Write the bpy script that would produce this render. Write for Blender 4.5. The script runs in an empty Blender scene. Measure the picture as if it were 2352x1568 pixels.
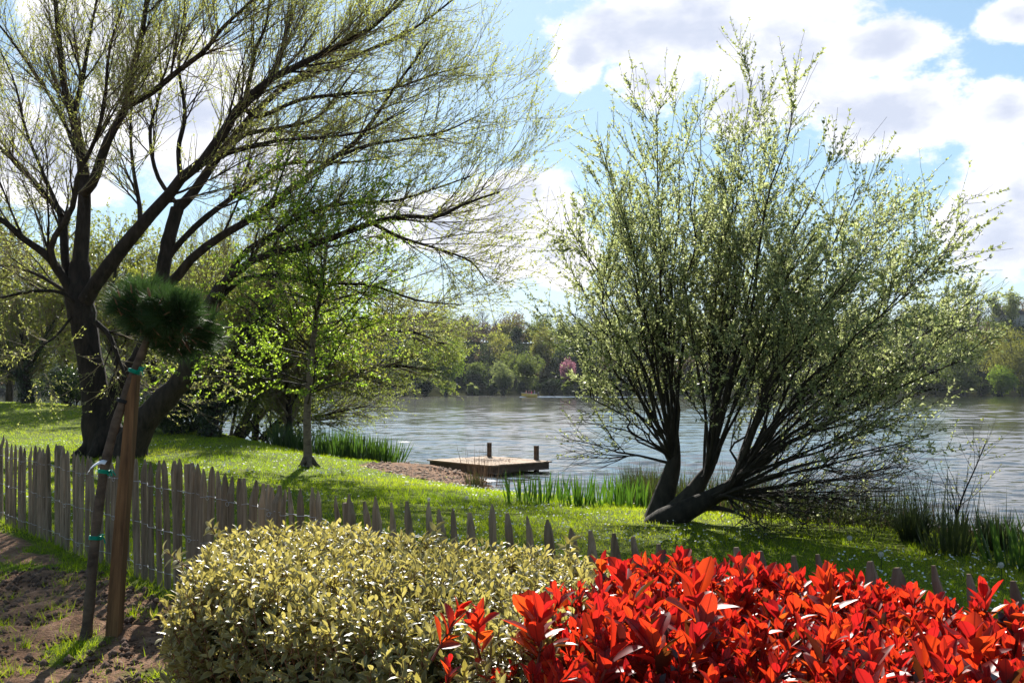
import bpy, math
import numpy as np
from mathutils import Vector

rng = np.random.default_rng(7)
C = bpy.context.scene.collection
scene = bpy.context.scene
pi = math.pi

# ------------------------------------------------------------------ camera model
EYE = 1.65
FPX, CX, CY, HOR = 2287.0, 1176.0, 784.0, 884.0      # photo measured at 2352 x 1568
PITCH = math.atan((HOR - CY) / FPX)
FW = np.array([0, math.cos(PITCH), math.sin(PITCH)])
UP = np.array([0, -math.sin(PITCH), math.cos(PITCH)])
RT = np.array([1.0, 0, 0])


def ray(px, py):
    return FW + RT * ((px - CX) / FPX) + UP * ((CY - py) / FPX)


def at(px, py, Y):
    r = ray(px, py)
    return np.array([0, 0, EYE]) + r * (Y / r[1])


# ------------------------------------------------------------------ numpy noise
def _h(ix, iy, iz):
    n = (ix * 374761393 + iy * 668265263 + iz * 2147483647 + 1274126177) & 0xFFFFFFFF
    n = ((n ^ (n >> 13)) * 1274126177) & 0xFFFFFFFF
    return ((n ^ (n >> 16)) & 0xFFFF) / 65535.0


def vnoise(x, y, z=0.0):
    x, y, z = np.broadcast_arrays(np.asarray(x, float), np.asarray(y, float), np.asarray(z, float))
    xi, yi, zi = np.floor(x).astype(np.int64), np.floor(y).astype(np.int64), np.floor(z).astype(np.int64)
    fx, fy, fz = x - xi, y - yi, z - zi
    fx, fy, fz = [f * f * (3 - 2 * f) for f in (fx, fy, fz)]
    o = 0
    for a in (0, 1):
        for b in (0, 1):
            for c in (0, 1):
                w = (fx if a else 1 - fx) * (fy if b else 1 - fy) * (fz if c else 1 - fz)
                o = o + w * _h(xi + a, yi + b, zi + c)
    return o * 2 - 1


def fbm(x, y, z=0.0, o=4):
    s, a = 0, 0.5
    for k in range(o):
        s = s + a * vnoise(np.asarray(x) * 2 ** k + 17 * k, np.asarray(y) * 2 ** k - 9 * k, np.asarray(z) * 2 ** k)
        a *= 0.5
    return s


def sm(t):
    t = np.clip(t, 0, 1)
    return t * t * (3 - 2 * t)


def unit(v):
    return v / np.maximum(np.linalg.norm(v, axis=-1, keepdims=True), 1e-9)


# ------------------------------------------------------------------ terrain
WATER = -0.65
SHORE = np.array([(-160, 115), (-70, 92), (-45, 82), (-25, 64), (-14, 47), (-9.5, 38), (-7.2, 33), (-3.3, 28.2), (-1.3, 26.4),
                  (-0.5, 23.6), (0.2, 21.0), (2.3, 18.4), (3.4, 15.6), (4.9, 13.5), (6.6, 12.0), (10.5, 9.8), (25, 3.5), (70, -15), (160, -40)], float)


def shore_d(x, y):
    x, y = np.asarray(x, float), np.asarray(y, float)
    d = np.full(np.broadcast(x, y).shape, 1e9)
    for a, b in zip(SHORE[:-1], SHORE[1:]):
        ab = b - a
        t = np.clip(((x - a[0]) * ab[0] + (y - a[1]) * ab[1]) / (ab @ ab), 0, 1)
        d = np.minimum(d, np.hypot(x - a[0] - t * ab[0], y - a[1] - t * ab[1]))
    s = np.where(np.interp(x, SHORE[:, 0], SHORE[:, 1]) > y, 1, -1)
    return d * s


def gz(x, y):
    x, y = np.asarray(x, float), np.asarray(y, float)
    ds = shore_d(x, y)
    bw = np.interp(x, [-30, -8, -4, 0, 2, 3, 6, 12], [3.5, 3.0, 6.5, 6.0, 3.2, 2.4, 1.9, 1.9])
    land = -0.70 + 0.70 * sm(ds / bw * 0.62 + 0.0) * 1.0
    land = -0.70 + 0.70 * (1 - (1 - np.clip(ds / bw, 0, 1)) ** 2)
    wet = -0.70 - 1.4 * sm(-ds / 7)
    z = np.where(ds > 0, land, wet)
    z = z + 0.62 * sm((y - 28) / 25) * sm((-x - 9) / 8) * sm(ds / 6)
    z = z + 0.05 * fbm(x / 2.5, y / 2.5, 3.0, 3) * sm(ds / 3)
    return z


def hit(px, py):
    r = ray(px, py)
    Y = np.linspace(2.2, 110, 6000)
    t = Y / r[1]
    z = EYE + r[2] * t
    g = gz(r[0] * t, Y)
    k = np.argmax((z <= g) | (shore_d(r[0] * t, Y) < .3))
    return np.array([r[0] * t[k], Y[k], g[k]])


# ------------------------------------------------------------------ materials
def newmat(name):
    m = bpy.data.materials.new(name)
    m.use_nodes = True
    nt = m.node_tree
    nt.nodes.clear()
    out = nt.nodes.new('ShaderNodeOutputMaterial')
    return m, nt, out


def N(nt, t, **kw):
    n = nt.nodes.new(t)
    for k, v in kw.items():
        setattr(n, k, v)
    return n


def L(nt, a, b):
    nt.links.new(a, b)


def ramp(nt, src, stops):
    r = N(nt, 'ShaderNodeValToRGB')
    e = r.color_ramp.elements
    while len(e) < len(stops):
        e.new(0.5)
    for k, (p, c) in enumerate(stops):
        e[k].position = p
        e[k].color = (*c, 1)
    L(nt, src, r.inputs[0])
    return r.outputs[0]


def leafmat(name, refl, trans, tf=0.5, rough=0.45, spec=0.4, back=None, rib=None, margin=None):
    """refl / trans: lists of colours picked by each leaf's own random value."""
    m, nt, out = newmat(name)
    at_ = N(nt, 'ShaderNodeAttribute', attribute_name='rnd')
    def pick(cols):
        k = max(len(cols) - 1, 1)
        return ramp(nt, at_.outputs['Fac'], [(i / k, c) for i, c in enumerate(cols)])
    rc = pick(refl)
    tcol = pick(trans)
    def band(src, lo, hi, col, mode='MULTIPLY'):
        e_ = N(nt, 'ShaderNodeAttribute', attribute_name='edge')
        mr_ = N(nt, 'ShaderNodeMapRange', interpolation_type='SMOOTHSTEP')
        mr_.inputs[1].default_value = lo; mr_.inputs[2].default_value = hi
        L(nt, e_.outputs['Fac'], mr_.inputs[0])
        x_ = N(nt, 'ShaderNodeMix', data_type='RGBA', blend_type=mode)
        L(nt, mr_.outputs[0], x_.inputs[0]); L(nt, src, x_.inputs[6]); x_.inputs[7].default_value = (*col, 1)
        return x_.outputs[2]
    if rib:
        rc = band(rc, .055, .015, rib); tcol = band(tcol, .055, .015, rib)
    if margin:
        rc = band(rc, .36, .44, margin, 'MIX'); tcol = band(tcol, .36, .44, margin, 'MIX')
    if back:
        geo = N(nt, 'ShaderNodeNewGeometry')
        mx = N(nt, 'ShaderNodeMix', data_type='RGBA')
        L(nt, geo.outputs['Backfacing'], mx.inputs[0]); L(nt, rc, mx.inputs[6]); mx.inputs[7].default_value = (*back, 1)
        rc = mx.outputs[2]
    p = N(nt, 'ShaderNodeBsdfPrincipled')
    L(nt, rc, p.inputs['Base Color'])
    p.inputs['Roughness'].default_value = rough
    p.inputs['Specular IOR Level'].default_value = spec
    t = N(nt, 'ShaderNodeBsdfTranslucent')
    L(nt, tcol, t.inputs['Color'])
    x = N(nt, 'ShaderNodeMixShader')
    x.inputs[0].default_value = tf
    L(nt, p.outputs[0], x.inputs[1]); L(nt, t.outputs[0], x.inputs[2]); L(nt, x.outputs[0], out.inputs['Surface'])
    return m


def roughmat(name, c1, c2, scale=(8, 8, 8), rough=0.85, bump=0.4, dist=0.02, detail=6, spec=0.2, c3=None, ramp_pos=(0.3, 0.7)):
    m, nt, out = newmat(name)
    tc = N(nt, 'ShaderNodeTexCoord')
    mp = N(nt, 'ShaderNodeMapping')
    mp.inputs['Scale'].default_value = scale
    L(nt, tc.outputs['Object'], mp.inputs[0])
    nz = N(nt, 'ShaderNodeTexNoise')
    nz.inputs['Scale'].default_value = 1; nz.inputs['Detail'].default_value = detail; nz.inputs['Roughness'].default_value = 0.65
    L(nt, mp.outputs[0], nz.inputs['Vector'])
    stops = [(ramp_pos[0], c1), (ramp_pos[1], c2)]
    if c3:
        stops.append((min(ramp_pos[1] + 0.12, 1), c3))
    col = ramp(nt, nz.outputs[0], stops)
    a = N(nt, 'ShaderNodeAttribute', attribute_name='rnd')
    hs = N(nt, 'ShaderNodeHueSaturation')
    mr = N(nt, 'ShaderNodeMapRange')
    mr.inputs[3].default_value = 0.78; mr.inputs[4].default_value = 1.25
    L(nt, a.outputs['Fac'], mr.inputs[0]); L(nt, mr.outputs[0], hs.inputs['Value']); L(nt, col, hs.inputs['Color'])
    p = N(nt, 'ShaderNodeBsdfPrincipled')
    L(nt, hs.outputs[0], p.inputs['Base Color'])
    p.inputs['Roughness'].default_value = rough
    p.inputs['Specular IOR Level'].default_value = spec
    b = N(nt, 'ShaderNodeBump')
    b.inputs['Strength'].default_value = bump; b.inputs['Distance'].default_value = dist
    L(nt, nz.outputs[0], b.inputs['Height']); L(nt, b.outputs[0], p.inputs['Normal'])
    L(nt, p.outputs[0], out.inputs['Surface'])
    return m


M = {}
M['bark'] = roughmat('willow_bark', (0.010, 0.007, 0.005), (0.050, 0.036, 0.026), (9, 9, 2.2), 0.95, 1.0, 0.06, c3=(0.10, 0.09, 0.07))
M['twig'] = roughmat('twig_bark', (0.14, 0.11, 0.06), (0.26, 0.20, 0.11), (6, 6, 6), 0.8, 0.2)
M['sallow'] = roughmat('sallow_bark', (0.012, 0.009, 0.006), (0.045, 0.036, 0.024), (12, 12, 5), 0.9, 0.6, 0.02)
M['pale_bark'] = roughmat('pale_bark', (0.05, 0.036, 0.025), (0.17, 0.125, 0.085), (8, 8, 14), 0.9, 0.5, 0.02)
M['far_bark'] = roughmat('far_bark', (0.05, 0.045, 0.04), (0.10, 0.09, 0.08), (1, 1, 1), 0.9, 0.0)
M['picket'] = roughmat('weathered_chestnut', (0.10, 0.071, 0.045), (0.31, 0.235, 0.16), (40, 40, 2.5), 0.9, 0.6, 0.01, spec=.08, c3=(0.30, 0.25, 0.19))
M['stake'] = roughmat('sawn_larch', (0.06, 0.03, 0.012), (0.21, 0.11, 0.044), (34, 34, 1.3), 0.75, 0.4, 0.006)
M['deck'] = roughmat('jetty_planks', (0.22, 0.135, 0.075), (0.42, 0.28, 0.17), (2, 14, 14), 0.8, 0.4, 0.01)
M['beam'] = roughmat('jetty_beams', (0.05, 0.03, 0.02), (0.13, 0.085, 0.055), (3, 3, 10), 0.85, 0.4, 0.01)
M['wire'] = roughmat('galvanised_wire', (0.25, 0.25, 0.25), (0.4, 0.4, 0.4), (30, 30, 30), 0.4, 0.1, spec=0.6)
M['green_tie'] = roughmat('green_tie', (0.0, 0.16, 0.10), (0.0, 0.30, 0.19), (60, 60, 60), 0.4, 0.2)
M['white_tie'] = roughmat('white_tie', (0.7, 0.7, 0.72), (0.85, 0.85, 0.87), (40, 40, 40), 0.5, 0.2)
M['black_tie'] = roughmat('black_rubber', (0.01, 0.01, 0.01), (0.03, 0.03, 0.03), (40, 40, 40), 0.6, 0.2)

M['willow_leaf'] = leafmat('young_willow_leaf', [(0.12, 0.14, 0.04), (0.18, 0.19, 0.07)], [(0.42, 0.47, 0.09), (0.60, 0.62, 0.15)], 0.55)
M['sallow_leaf'] = leafmat('sallow_leaf', [(0.09, 0.11, 0.04), (0.16, 0.18, 0.085), (0.24, 0.26, 0.15)], [(0.31, 0.37, 0.11), (0.50, 0.56, 0.20), (0.63, 0.67, 0.33)], 0.55, 0.4)
M['fresh_leaf'] = leafmat('fresh_green_leaf', [(0.06, 0.11, 0.015), (0.11, 0.16, 0.03)], [(0.28, 0.45, 0.03), (0.48, 0.64, 0.06)], 0.58)
M['olive_leaf'] = leafmat('olive_leaf', [(0.05, 0.07, 0.018), (0.09, 0.11, 0.03)], [(0.28, 0.36, 0.045), (0.46, 0.54, 0.085)], 0.55)
M['pale_leaf'] = leafmat('pale_spring_leaf', [(0.07, 0.085, 0.02), (0.12, 0.13, 0.03)], [(0.24, 0.28, 0.035), (0.42, 0.44, 0.06)], 0.5)
M['ivy_leaf'] = leafmat('ivy_leaf', [(0.010, 0.018, 0.006), (0.025, 0.04, 0.012)], [(0.04, 0.07, 0.01), (0.09, 0.15, 0.02)], 0.35, 0.35, 0.4)
M['elaeagnus'] = leafmat('silvery_olive_leaf', [(0.13, 0.115, 0.035), (0.20, 0.18, 0.06), (0.26, 0.24, 0.11)], [(0.42, 0.35, 0.06), (0.60, 0.50, 0.10), (0.70, 0.60, 0.17)], 0.38, 0.38, 0.45, back=(0.24, 0.22, 0.14), rib=(.8, .8, .7), margin=(0.60, 0.52, 0.20))
M['elaeagnus_old_shaded'] = leafmat('old_olive_leaf_shaded', [(0.012, 0.018, 0.008), (0.045, 0.055, 0.024)], [(0.03, 0.04, 0.010), (0.09, 0.10, 0.02)], 0.25, 0.4, 0.35)  # old inner leaves, colour darkened further to imitate shade inside the hedge
M['photinia'] = leafmat('red_photinia_leaf', [(0.16, 0.014, 0.016), (0.22, 0.016, 0.014), (0.24, 0.03, 0.012)], [(0.54, 0.016, 0.014), (0.78, 0.042, 0.012), (0.84, 0.085, 0.012), (0.76, 0.14, 0.014)], 0.50, 0.42, 0.25, back=(0.17, 0.03, 0.028), rib=(.45, .4, .5))
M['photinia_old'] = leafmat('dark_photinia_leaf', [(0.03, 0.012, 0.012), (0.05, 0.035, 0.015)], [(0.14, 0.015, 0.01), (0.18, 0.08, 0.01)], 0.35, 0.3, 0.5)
M['red_stem'] = roughmat('red_stem', (0.10, 0.02, 0.015), (0.20, 0.05, 0.03), (30, 30, 30), 0.5, 0.1)
M['brown_stem'] = roughmat('brown_stem', (0.16, 0.075, 0.04), (0.30, 0.16, 0.09), (30, 30, 30), 0.6, 0.1)
M['needle'] = leafmat('pine_needle', [(0.012, 0.032, 0.012), (0.03, 0.065, 0.02), (0.05, 0.09, 0.03)], [(0.03, 0.07, 0.015), (0.08, 0.15, 0.03)], 0.3, 0.5, 0.2)
M['grass'] = leafmat('grass_blade', [(0.065, 0.10, 0.008), (0.11, 0.145, 0.010), (0.16, 0.165, 0.016)], [(0.28, 0.44, 0.008), (0.44, 0.58, 0.012), (0.58, 0.60, 0.02)], 0.55, 0.6, 0.12)
M['dry_grass'] = leafmat('dry_grass_blade', [(0.10, 0.07, 0.03), (0.22, 0.16, 0.08)], [(0.14, 0.09, 0.03), (0.25, 0.18, 0.07)], 0.4, 0.6, 0.2)
M['iris'] = leafmat('iris_leaf', [(0.025, 0.055, 0.010), (0.04, 0.08, 0.016)], [(0.07, 0.18, 0.014), (0.15, 0.28, 0.02)], 0.42, 0.4, 0.4)
M['rush'] = leafmat('rush_leaf', [(0.012, 0.02, 0.008), (0.035, 0.045, 0.018)], [(0.03, 0.05, 0.01), (0.07, 0.09, 0.02)], 0.3, 0.5, 0.3)
M['weed'] = leafmat('bank_weed', [(0.02, 0.03, 0.01), (0.05, 0.05, 0.02)], [(0.05, 0.07, 0.012), (0.10, 0.13, 0.02)], 0.35, 0.5, 0.3)
M['dead_stalk'] = leafmat('dead_stalk', [(0.07, 0.045, 0.03), (0.16, 0.10, 0.065)], [(0.06, 0.035, 0.02), (0.14, 0.08, 0.05)], 0.3, 0.7, 0.2)
M['petal'] = leafmat('daisy_petal', [(0.75, 0.74, 0.70), (0.82, 0.82, 0.80)], [(0.6, 0.6, 0.55), (0.7, 0.7, 0.65)], 0.4, 0.6, 0.2)
M['clock'] = leafmat('dandelion_seed', [(0.6, 0.58, 0.55), (0.75, 0.73, 0.70)], [(0.55, 0.53, 0.5), (0.7, 0.68, 0.65)], 0.5, 0.7, 0.1)


# ------------------------------------------------------------------ geometry builder
class Geo:
    def __init__(s):
        s.V, s.F, s.Mi, s.A, s.E, s.n = [], [], [], [], [], 0

    def add(s, v, faces, mi=0, rnd=None, edge=None):
        """v (n,3); faces: list of int arrays (k, 3|4); rnd (n,) or scalar"""
        v = np.asarray(v, float).reshape(-1, 3)
        for f in faces:
            f = np.asarray(f, np.int64)
            if len(f):
                s.F.append(f + s.n); s.Mi.append(np.full(len(f), mi))
        s.V.append(v)
        s.A.append(np.broadcast_to(0.5 if rnd is None else rnd, (len(v),)).astype(float))
        s.E.append(np.broadcast_to(0.25 if edge is None else edge, (len(v),)).astype(float))
        s.n += len(v)
        return s

    def tubes(s, P, R, S=5, mi=0, rnd=None, cap=False):
        P = np.asarray(P, float); R = np.asarray(R, float)
        B, m, _ = P.shape
        if B == 0:
            return s
        T = np.empty_like(P)
        T[:, 1:-1] = P[:, 2:] - P[:, :-2]; T[:, 0] = P[:, 1] - P[:, 0]; T[:, -1] = P[:, -1] - P[:, -2]
        T = unit(T)
        ref = np.where(np.abs(T[:, :1, 2:3]) > 0.8, np.array([1.0, 0.1, 0]), np.array([0.05, 0.1, 1.0]))
        U = unit(np.cross(T, np.broadcast_to(ref, T.shape)))
        W = np.cross(T, U)
        a = np.arange(S) / S * 2 * pi
        ring = U[:, :, None] * np.cos(a)[:, None] + W[:, :, None] * np.sin(a)[:, None]
        V = P[:, :, None] + ring * R[:, :, None, None]
        b = np.arange(B)[:, None, None] * m * S
        i = np.arange(m - 1)[None, :, None] * S
        j = np.arange(S)[None, None, :]; j2 = (j + 1) % S
        q = np.stack([np.broadcast_to(x, (B, m - 1, S)) for x in (b + i + j, b + i + j2, b + i + S + j2, b + i + S + j)], -1).reshape(-1, 4)
        if rnd is None:
            rnd = rng.random(B)
        rr = np.repeat(np.broadcast_to(rnd, (B,)), m * S)
        fs = [q]
        if cap:
            vv = np.arange(B)[:, None] * m * S + (m - 1) * S
            for k in range(1, S - 1):
                fs.append(np.concatenate([vv, vv + k, vv + k + 1], 1))
        return s.add(V.reshape(-1, 3), fs, mi, rr)

    def leaves(s, pos, d, nrm, Ln, Wd, tmpl, mi=0, rnd=None, curl=0.0, fold=0.25):
        pos, d = np.asarray(pos, float), unit(np.asarray(d, float))
        n = len(pos)
        if n == 0:
            return s
        side = unit(np.cross(d, nrm)); nr = np.cross(side, d)
        Ln = np.broadcast_to(Ln, (n,)); Wd = np.broadcast_to(Wd, (n,)); curl = np.broadcast_to(curl, (n,))
        t, a = tmpl['t'], tmpl['a']
        c = fold * np.abs(a)[None, :] * Wd[:, None] - curl[:, None] * (t ** 2)[None, :] * Ln[:, None]
        V = pos[:, None] + d[:, None] * (Ln[:, None] * t)[..., None] + side[:, None] * (Wd[:, None] * a)[..., None] + nr[:, None] * c[..., None]
        k = len(t)
        fs = [(np.arange(n)[:, None, None] * k + f[None]).reshape(-1, f.shape[1]) for f in tmpl['f']]
        if rnd is None:
            rnd = rng.random(n)
        return s.add(V.reshape(-1, 3), fs, mi, np.repeat(np.broadcast_to(rnd, (n,)), k), np.tile(np.abs(a), n))

    def box(s, c, ax, half, mi=0, rnd=None):
        """centre, three axes (rows), half sizes"""
        c = np.asarray(c, float); ax = np.asarray(ax, float)
        v = [c + sx * half[0] * ax[0] + sy * half[1] * ax[1] + sz * half[2] * ax[2] for sz in (-1, 1) for sy in (-1, 1) for sx in (-1, 1)]
        f = [[0, 2, 3, 1], [4, 5, 7, 6], [0, 1, 5, 4], [2, 6, 7, 3], [0, 4, 6, 2], [1, 3, 7, 5]]
        return s.add(v, [f], mi, rnd)

    def build(s, name, mats, parent=None, smooth=True, origin=None):
        V = np.concatenate(s.V); A = np.concatenate(s.A)
        o0 = np.array(parent['_o']) if parent is not None and '_o' in parent.keys() else (np.zeros(3) if origin is None else np.asarray(origin, float))
        V = V - o0
        me = bpy.data.meshes.new(name)
        nf = sum(len(f) for f in s.F)
        sizes = np.concatenate([np.full(len(f), f.shape[1]) for f in s.F])
        loops = np.concatenate([f.ravel() for f in s.F])
        me.vertices.add(len(V)); me.vertices.foreach_set('co', V.astype(np.float32).ravel())
        me.loops.add(len(loops)); me.loops.foreach_set('vertex_index', loops.astype(np.int32))
        me.polygons.add(nf)
        st = np.concatenate([[0], np.cumsum(sizes)[:-1]])
        me.polygons.foreach_set('loop_start', st.astype(np.int32))
        me.polygons.foreach_set('loop_total', sizes.astype(np.int32))
        me.polygons.foreach_set('material_index', np.concatenate(s.Mi).astype(np.int32))
        me.polygons.foreach_set('use_smooth', np.full(nf, smooth))
        at_ = me.attributes.new('rnd', 'FLOAT', 'POINT')
        at_.data.foreach_set('value', A.astype(np.float32))
        ae_ = me.attributes.new('edge', 'FLOAT', 'POINT')
        ae_.data.foreach_set('value', np.concatenate(s.E).astype(np.float32))
        for m in (mats if isinstance(mats, (list, tuple)) else [mats]):
            me.materials.append(m)
        me.update(calc_edges=True)
        ob = bpy.data.objects.new(name, me)
        C.objects.link(ob)
        if parent is not None:
            ob.parent = parent
        elif origin is not None:
            ob.location = origin
        return ob


def thing(name, label, cat, loc, group=None):
    o = bpy.data.objects.new(name, None)
    C.objects.link(o)
    o.location = loc
    o.empty_display_size = 0.2
    o['label'] = label; o['category'] = cat
    o['_o'] = [float(v) for v in loc]
    if group:
        o['group'] = group
    return o


def tag(o, label=None, cat=None, group=None, kind=None):
    for k, v in (('label', label), ('category', cat), ('group', group), ('kind', kind)):
        if v:
            o[k] = v
    return o


KITE = dict(t=np.array([0, .45, 1, .45]), a=np.array([0, .5, 0, -.5]), f=[np.array([[0, 1, 2], [0, 2, 3]])])
BLADE = dict(t=np.array([0, 0, .55, .55, 1]), a=np.array([-.5, .5, .4, -.4, 0]), f=[np.array([[0, 1, 2, 3]]), np.array([[3, 2, 4]])])
TRI = dict(t=np.array([0, 0, 1]), a=np.array([-.5, .5, 0]), f=[np.array([[0, 1, 2]])])
SWORD = dict(t=np.array([0, 0, .35, .35, .7, .7, 1]), a=np.array([-.4, .4, .5, -.5, .38, -.38, 0]),
             f=[np.array([[0, 1, 2, 3], [3, 2, 4, 5]]), np.array([[5, 4, 6]])])
OBOV = dict(t=np.array([0, .16, .16, .16, .42, .42, .42, .68, .68, .68, .88, .88, .88, 1]),
            a=np.array([0, .17, 0, -.17, .42, 0, -.42, .5, 0, -.5, .34, 0, -.34, 0]), f=None)
# a full leaf: folded along its midrib, 4 stations
LEAF = dict(t=np.array([0, .14, .14, .14, .38, .38, .38, .64, .64, .64, .86, .86, .86, 1]),
            a=np.array([0, .27, 0, -.27, .5, 0, -.5, .45, 0, -.45, .22, 0, -.22, 0]),
            f=[np.array([[0, 1, 2], [0, 2, 3], [10, 13, 11], [11, 13, 12]]),
               np.array([[1, 4, 5, 2], [2, 5, 6, 3], [4, 7, 8, 5], [5, 8, 9, 6], [7, 10, 11, 8], [8, 11, 12, 9]])])


OBOV['f'] = LEAF['f']


def rand_unit(n):
    return unit(rng.normal(size=(n, 3)))


def catmull(P, n):
    P = np.asarray(P, float)
    Q = np.vstack([2 * P[0] - P[1], P, 2 * P[-1] - P[-2]])
    k = len(P) - 1
    u = np.linspace(0, k - 1e-6, n)
    i = u.astype(int); f = (u - i)[:, None]
    a, b, c, d = Q[i], Q[i + 1], Q[i + 2], Q[i + 3]
    return 0.5 * (2 * b + (c - a) * f + (2 * a - 5 * b + 4 * c - d) * f ** 2 + (3 * b - a - 3 * c + d) * f ** 3)


def sample_on(P, R, n, t0, t1, weight=None):
    B, m, _ = P.shape
    Ls = np.linalg.norm(np.diff(P, axis=1), axis=2).sum(1)
    w = Ls if weight is None else Ls * weight
    idx = rng.choice(B, n, p=w / w.sum())
    t = t0 + (t1 - t0) * rng.random(n)
    f = t * (m - 1); i = np.minimum(f.astype(int), m - 2); f = (f - i)[:, None]
    pos = P[idx, i] * (1 - f) + P[idx, i + 1] * f
    tan = unit(P[idx, i + 1] - P[idx, i])
    r = R[idx, i] * (1 - f[:, 0]) + R[idx, i + 1] * f[:, 0]
    return idx, t, pos, tan, r


def grow(P, R, n, t=(0.2, 1.0), ang=(25, 50), ln=(0.6, 1.4), m=6, up=0.3, bias=None, wig=0.12, rf=0.55, rmax=1.0, rmin=0.003, taper=0.3, shrink=0.5, weight=None):
    idx, tt, pos, tan, r = sample_on(P, R, n, t[0], t[1], weight)
    perp = unit(np.cross(tan, rand_unit(n)))
    a = np.radians(ang[0] + (ang[1] - ang[0]) * rng.random(n))[:, None]
    d = tan * np.cos(a) + perp * np.sin(a)
    if bias is not None:
        d = unit(d + np.asarray(bias))
    Lg = (ln[0] + (ln[1] - ln[0]) * rng.random(n)) * (1 - shrink * tt)
    Q = np.empty((n, m, 3)); Q[:, 0] = pos
    st = (Lg / (m - 1))[:, None]
    p = pos.copy()
    for k in range(1, m):
        p = p + d * st
        Q[:, k] = p
        d = unit(d + np.array([0, 0, up / (m - 1)]) + rng.normal(size=(n, 3)) * wig)
    r0 = np.clip(r * rf, rmin, rmax)
    RR = r0[:, None] * np.linspace(1, taper, m)[None, :]
    return Q, np.maximum(RR, rmin * 0.6)


def leaf_on(g, P, R, n, Lr, Wf, ang=(30, 70), t=(0.15, 1.0), mi=1, tmpl=KITE, upn=0.4, droop=0.0, curl=0.1, fold=0.25):
    _, tt, pos, tan, r = sample_on(P, R, n, t[0], t[1])
    perp = unit(np.cross(tan, rand_unit(n)))
    a = np.radians(ang[0] + (ang[1] - ang[0]) * rng.random(n))[:, None]
    d = unit(tan * np.cos(a) + perp * np.sin(a) + np.array([0, 0, -droop]))
    nr = unit(rand_unit(n) + np.array([0, 0, upn]))
    ll = Lr[0] + (Lr[1] - Lr[0]) * rng.random(n)
    g.leaves(pos, d, nr, ll, ll * Wf, tmpl, mi, None, curl, fold)


# ------------------------------------------------------------------ world, sun, camera
SUN_AZ, SUN_EL = math.radians(-5.0), math.radians(34.0)      # azimuth measured from +Y towards +X
sun_dir = Vector((math.sin(SUN_AZ) * math.cos(SUN_EL), math.cos(SUN_AZ) * math.cos(SUN_EL), math.sin(SUN_EL)))
sl = bpy.data.lights.new('sun', 'SUN')
sl.energy = 5.0; sl.angle = math.radians(0.5); sl.color = (1.0, 0.955, 0.88)
so = bpy.data.objects.new('sun', sl); C.objects.link(so)
so.rotation_euler = sun_dir.to_track_quat('Z', 'Y').to_euler()
so.location = (0, 0, 60)

w = bpy.data.worlds.new('World'); scene.world = w
w.use_nodes = True
nt = w.node_tree; nt.nodes.clear()
wo = N(nt, 'ShaderNodeOutputWorld')
sky = N(nt, 'ShaderNodeTexSky'); sky.sky_type = 'NISHITA'
sky.sun_disc = False; sky.sun_elevation = SUN_EL; sky.sun_rotation = SUN_AZ
sky.air_density = 1.0; sky.dust_density = 0.3; sky.ozone_density = 2.0
tc = N(nt, 'ShaderNodeTexCoord')
sep = N(nt, 'ShaderNodeSeparateXYZ'); L(nt, tc.outputs['Generated'], sep.inputs[0])


def mth(op, a, b=None, c=None):
    n = N(nt, 'ShaderNodeMath', operation=op)
    for k, v in enumerate((a, b, c)):
        if v is None:
            continue
        if isinstance(v, (int, float)):
            n.inputs[k].default_value = v
        else:
            L(nt, v, n.inputs[k])
    return n.outputs[0]


az = mth('ARCTAN2', sep.outputs[0], sep.outputs[1])
el = mth('ARCSINE', sep.outputs[2])
ae = N(nt, 'ShaderNodeCombineXYZ'); L(nt, az, ae.inputs[0]); L(nt, el, ae.inputs[1])


def noise(scale, detail, rough=0.55, off=(0, 0, 0), stretch=(1, 1, 1.6)):
    mp = N(nt, 'ShaderNodeMapping')
    mp.inputs['Location'].default_value = off; mp.inputs['Scale'].default_value = stretch
    L(nt, tc.outputs['Generated'], mp.inputs[0])
    n = N(nt, 'ShaderNodeTexNoise')
    n.inputs['Scale'].default_value = scale; n.inputs['Detail'].default_value = detail; n.inputs['Roughness'].default_value = rough
    L(nt, mp.outputs[0], n.inputs['Vector'])
    return n.outputs[0]


def angles(px, py):
    r = ray(px, py); r = r / np.linalg.norm(r)
    return math.atan2(r[0], r[1]), math.asin(r[2])


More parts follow.
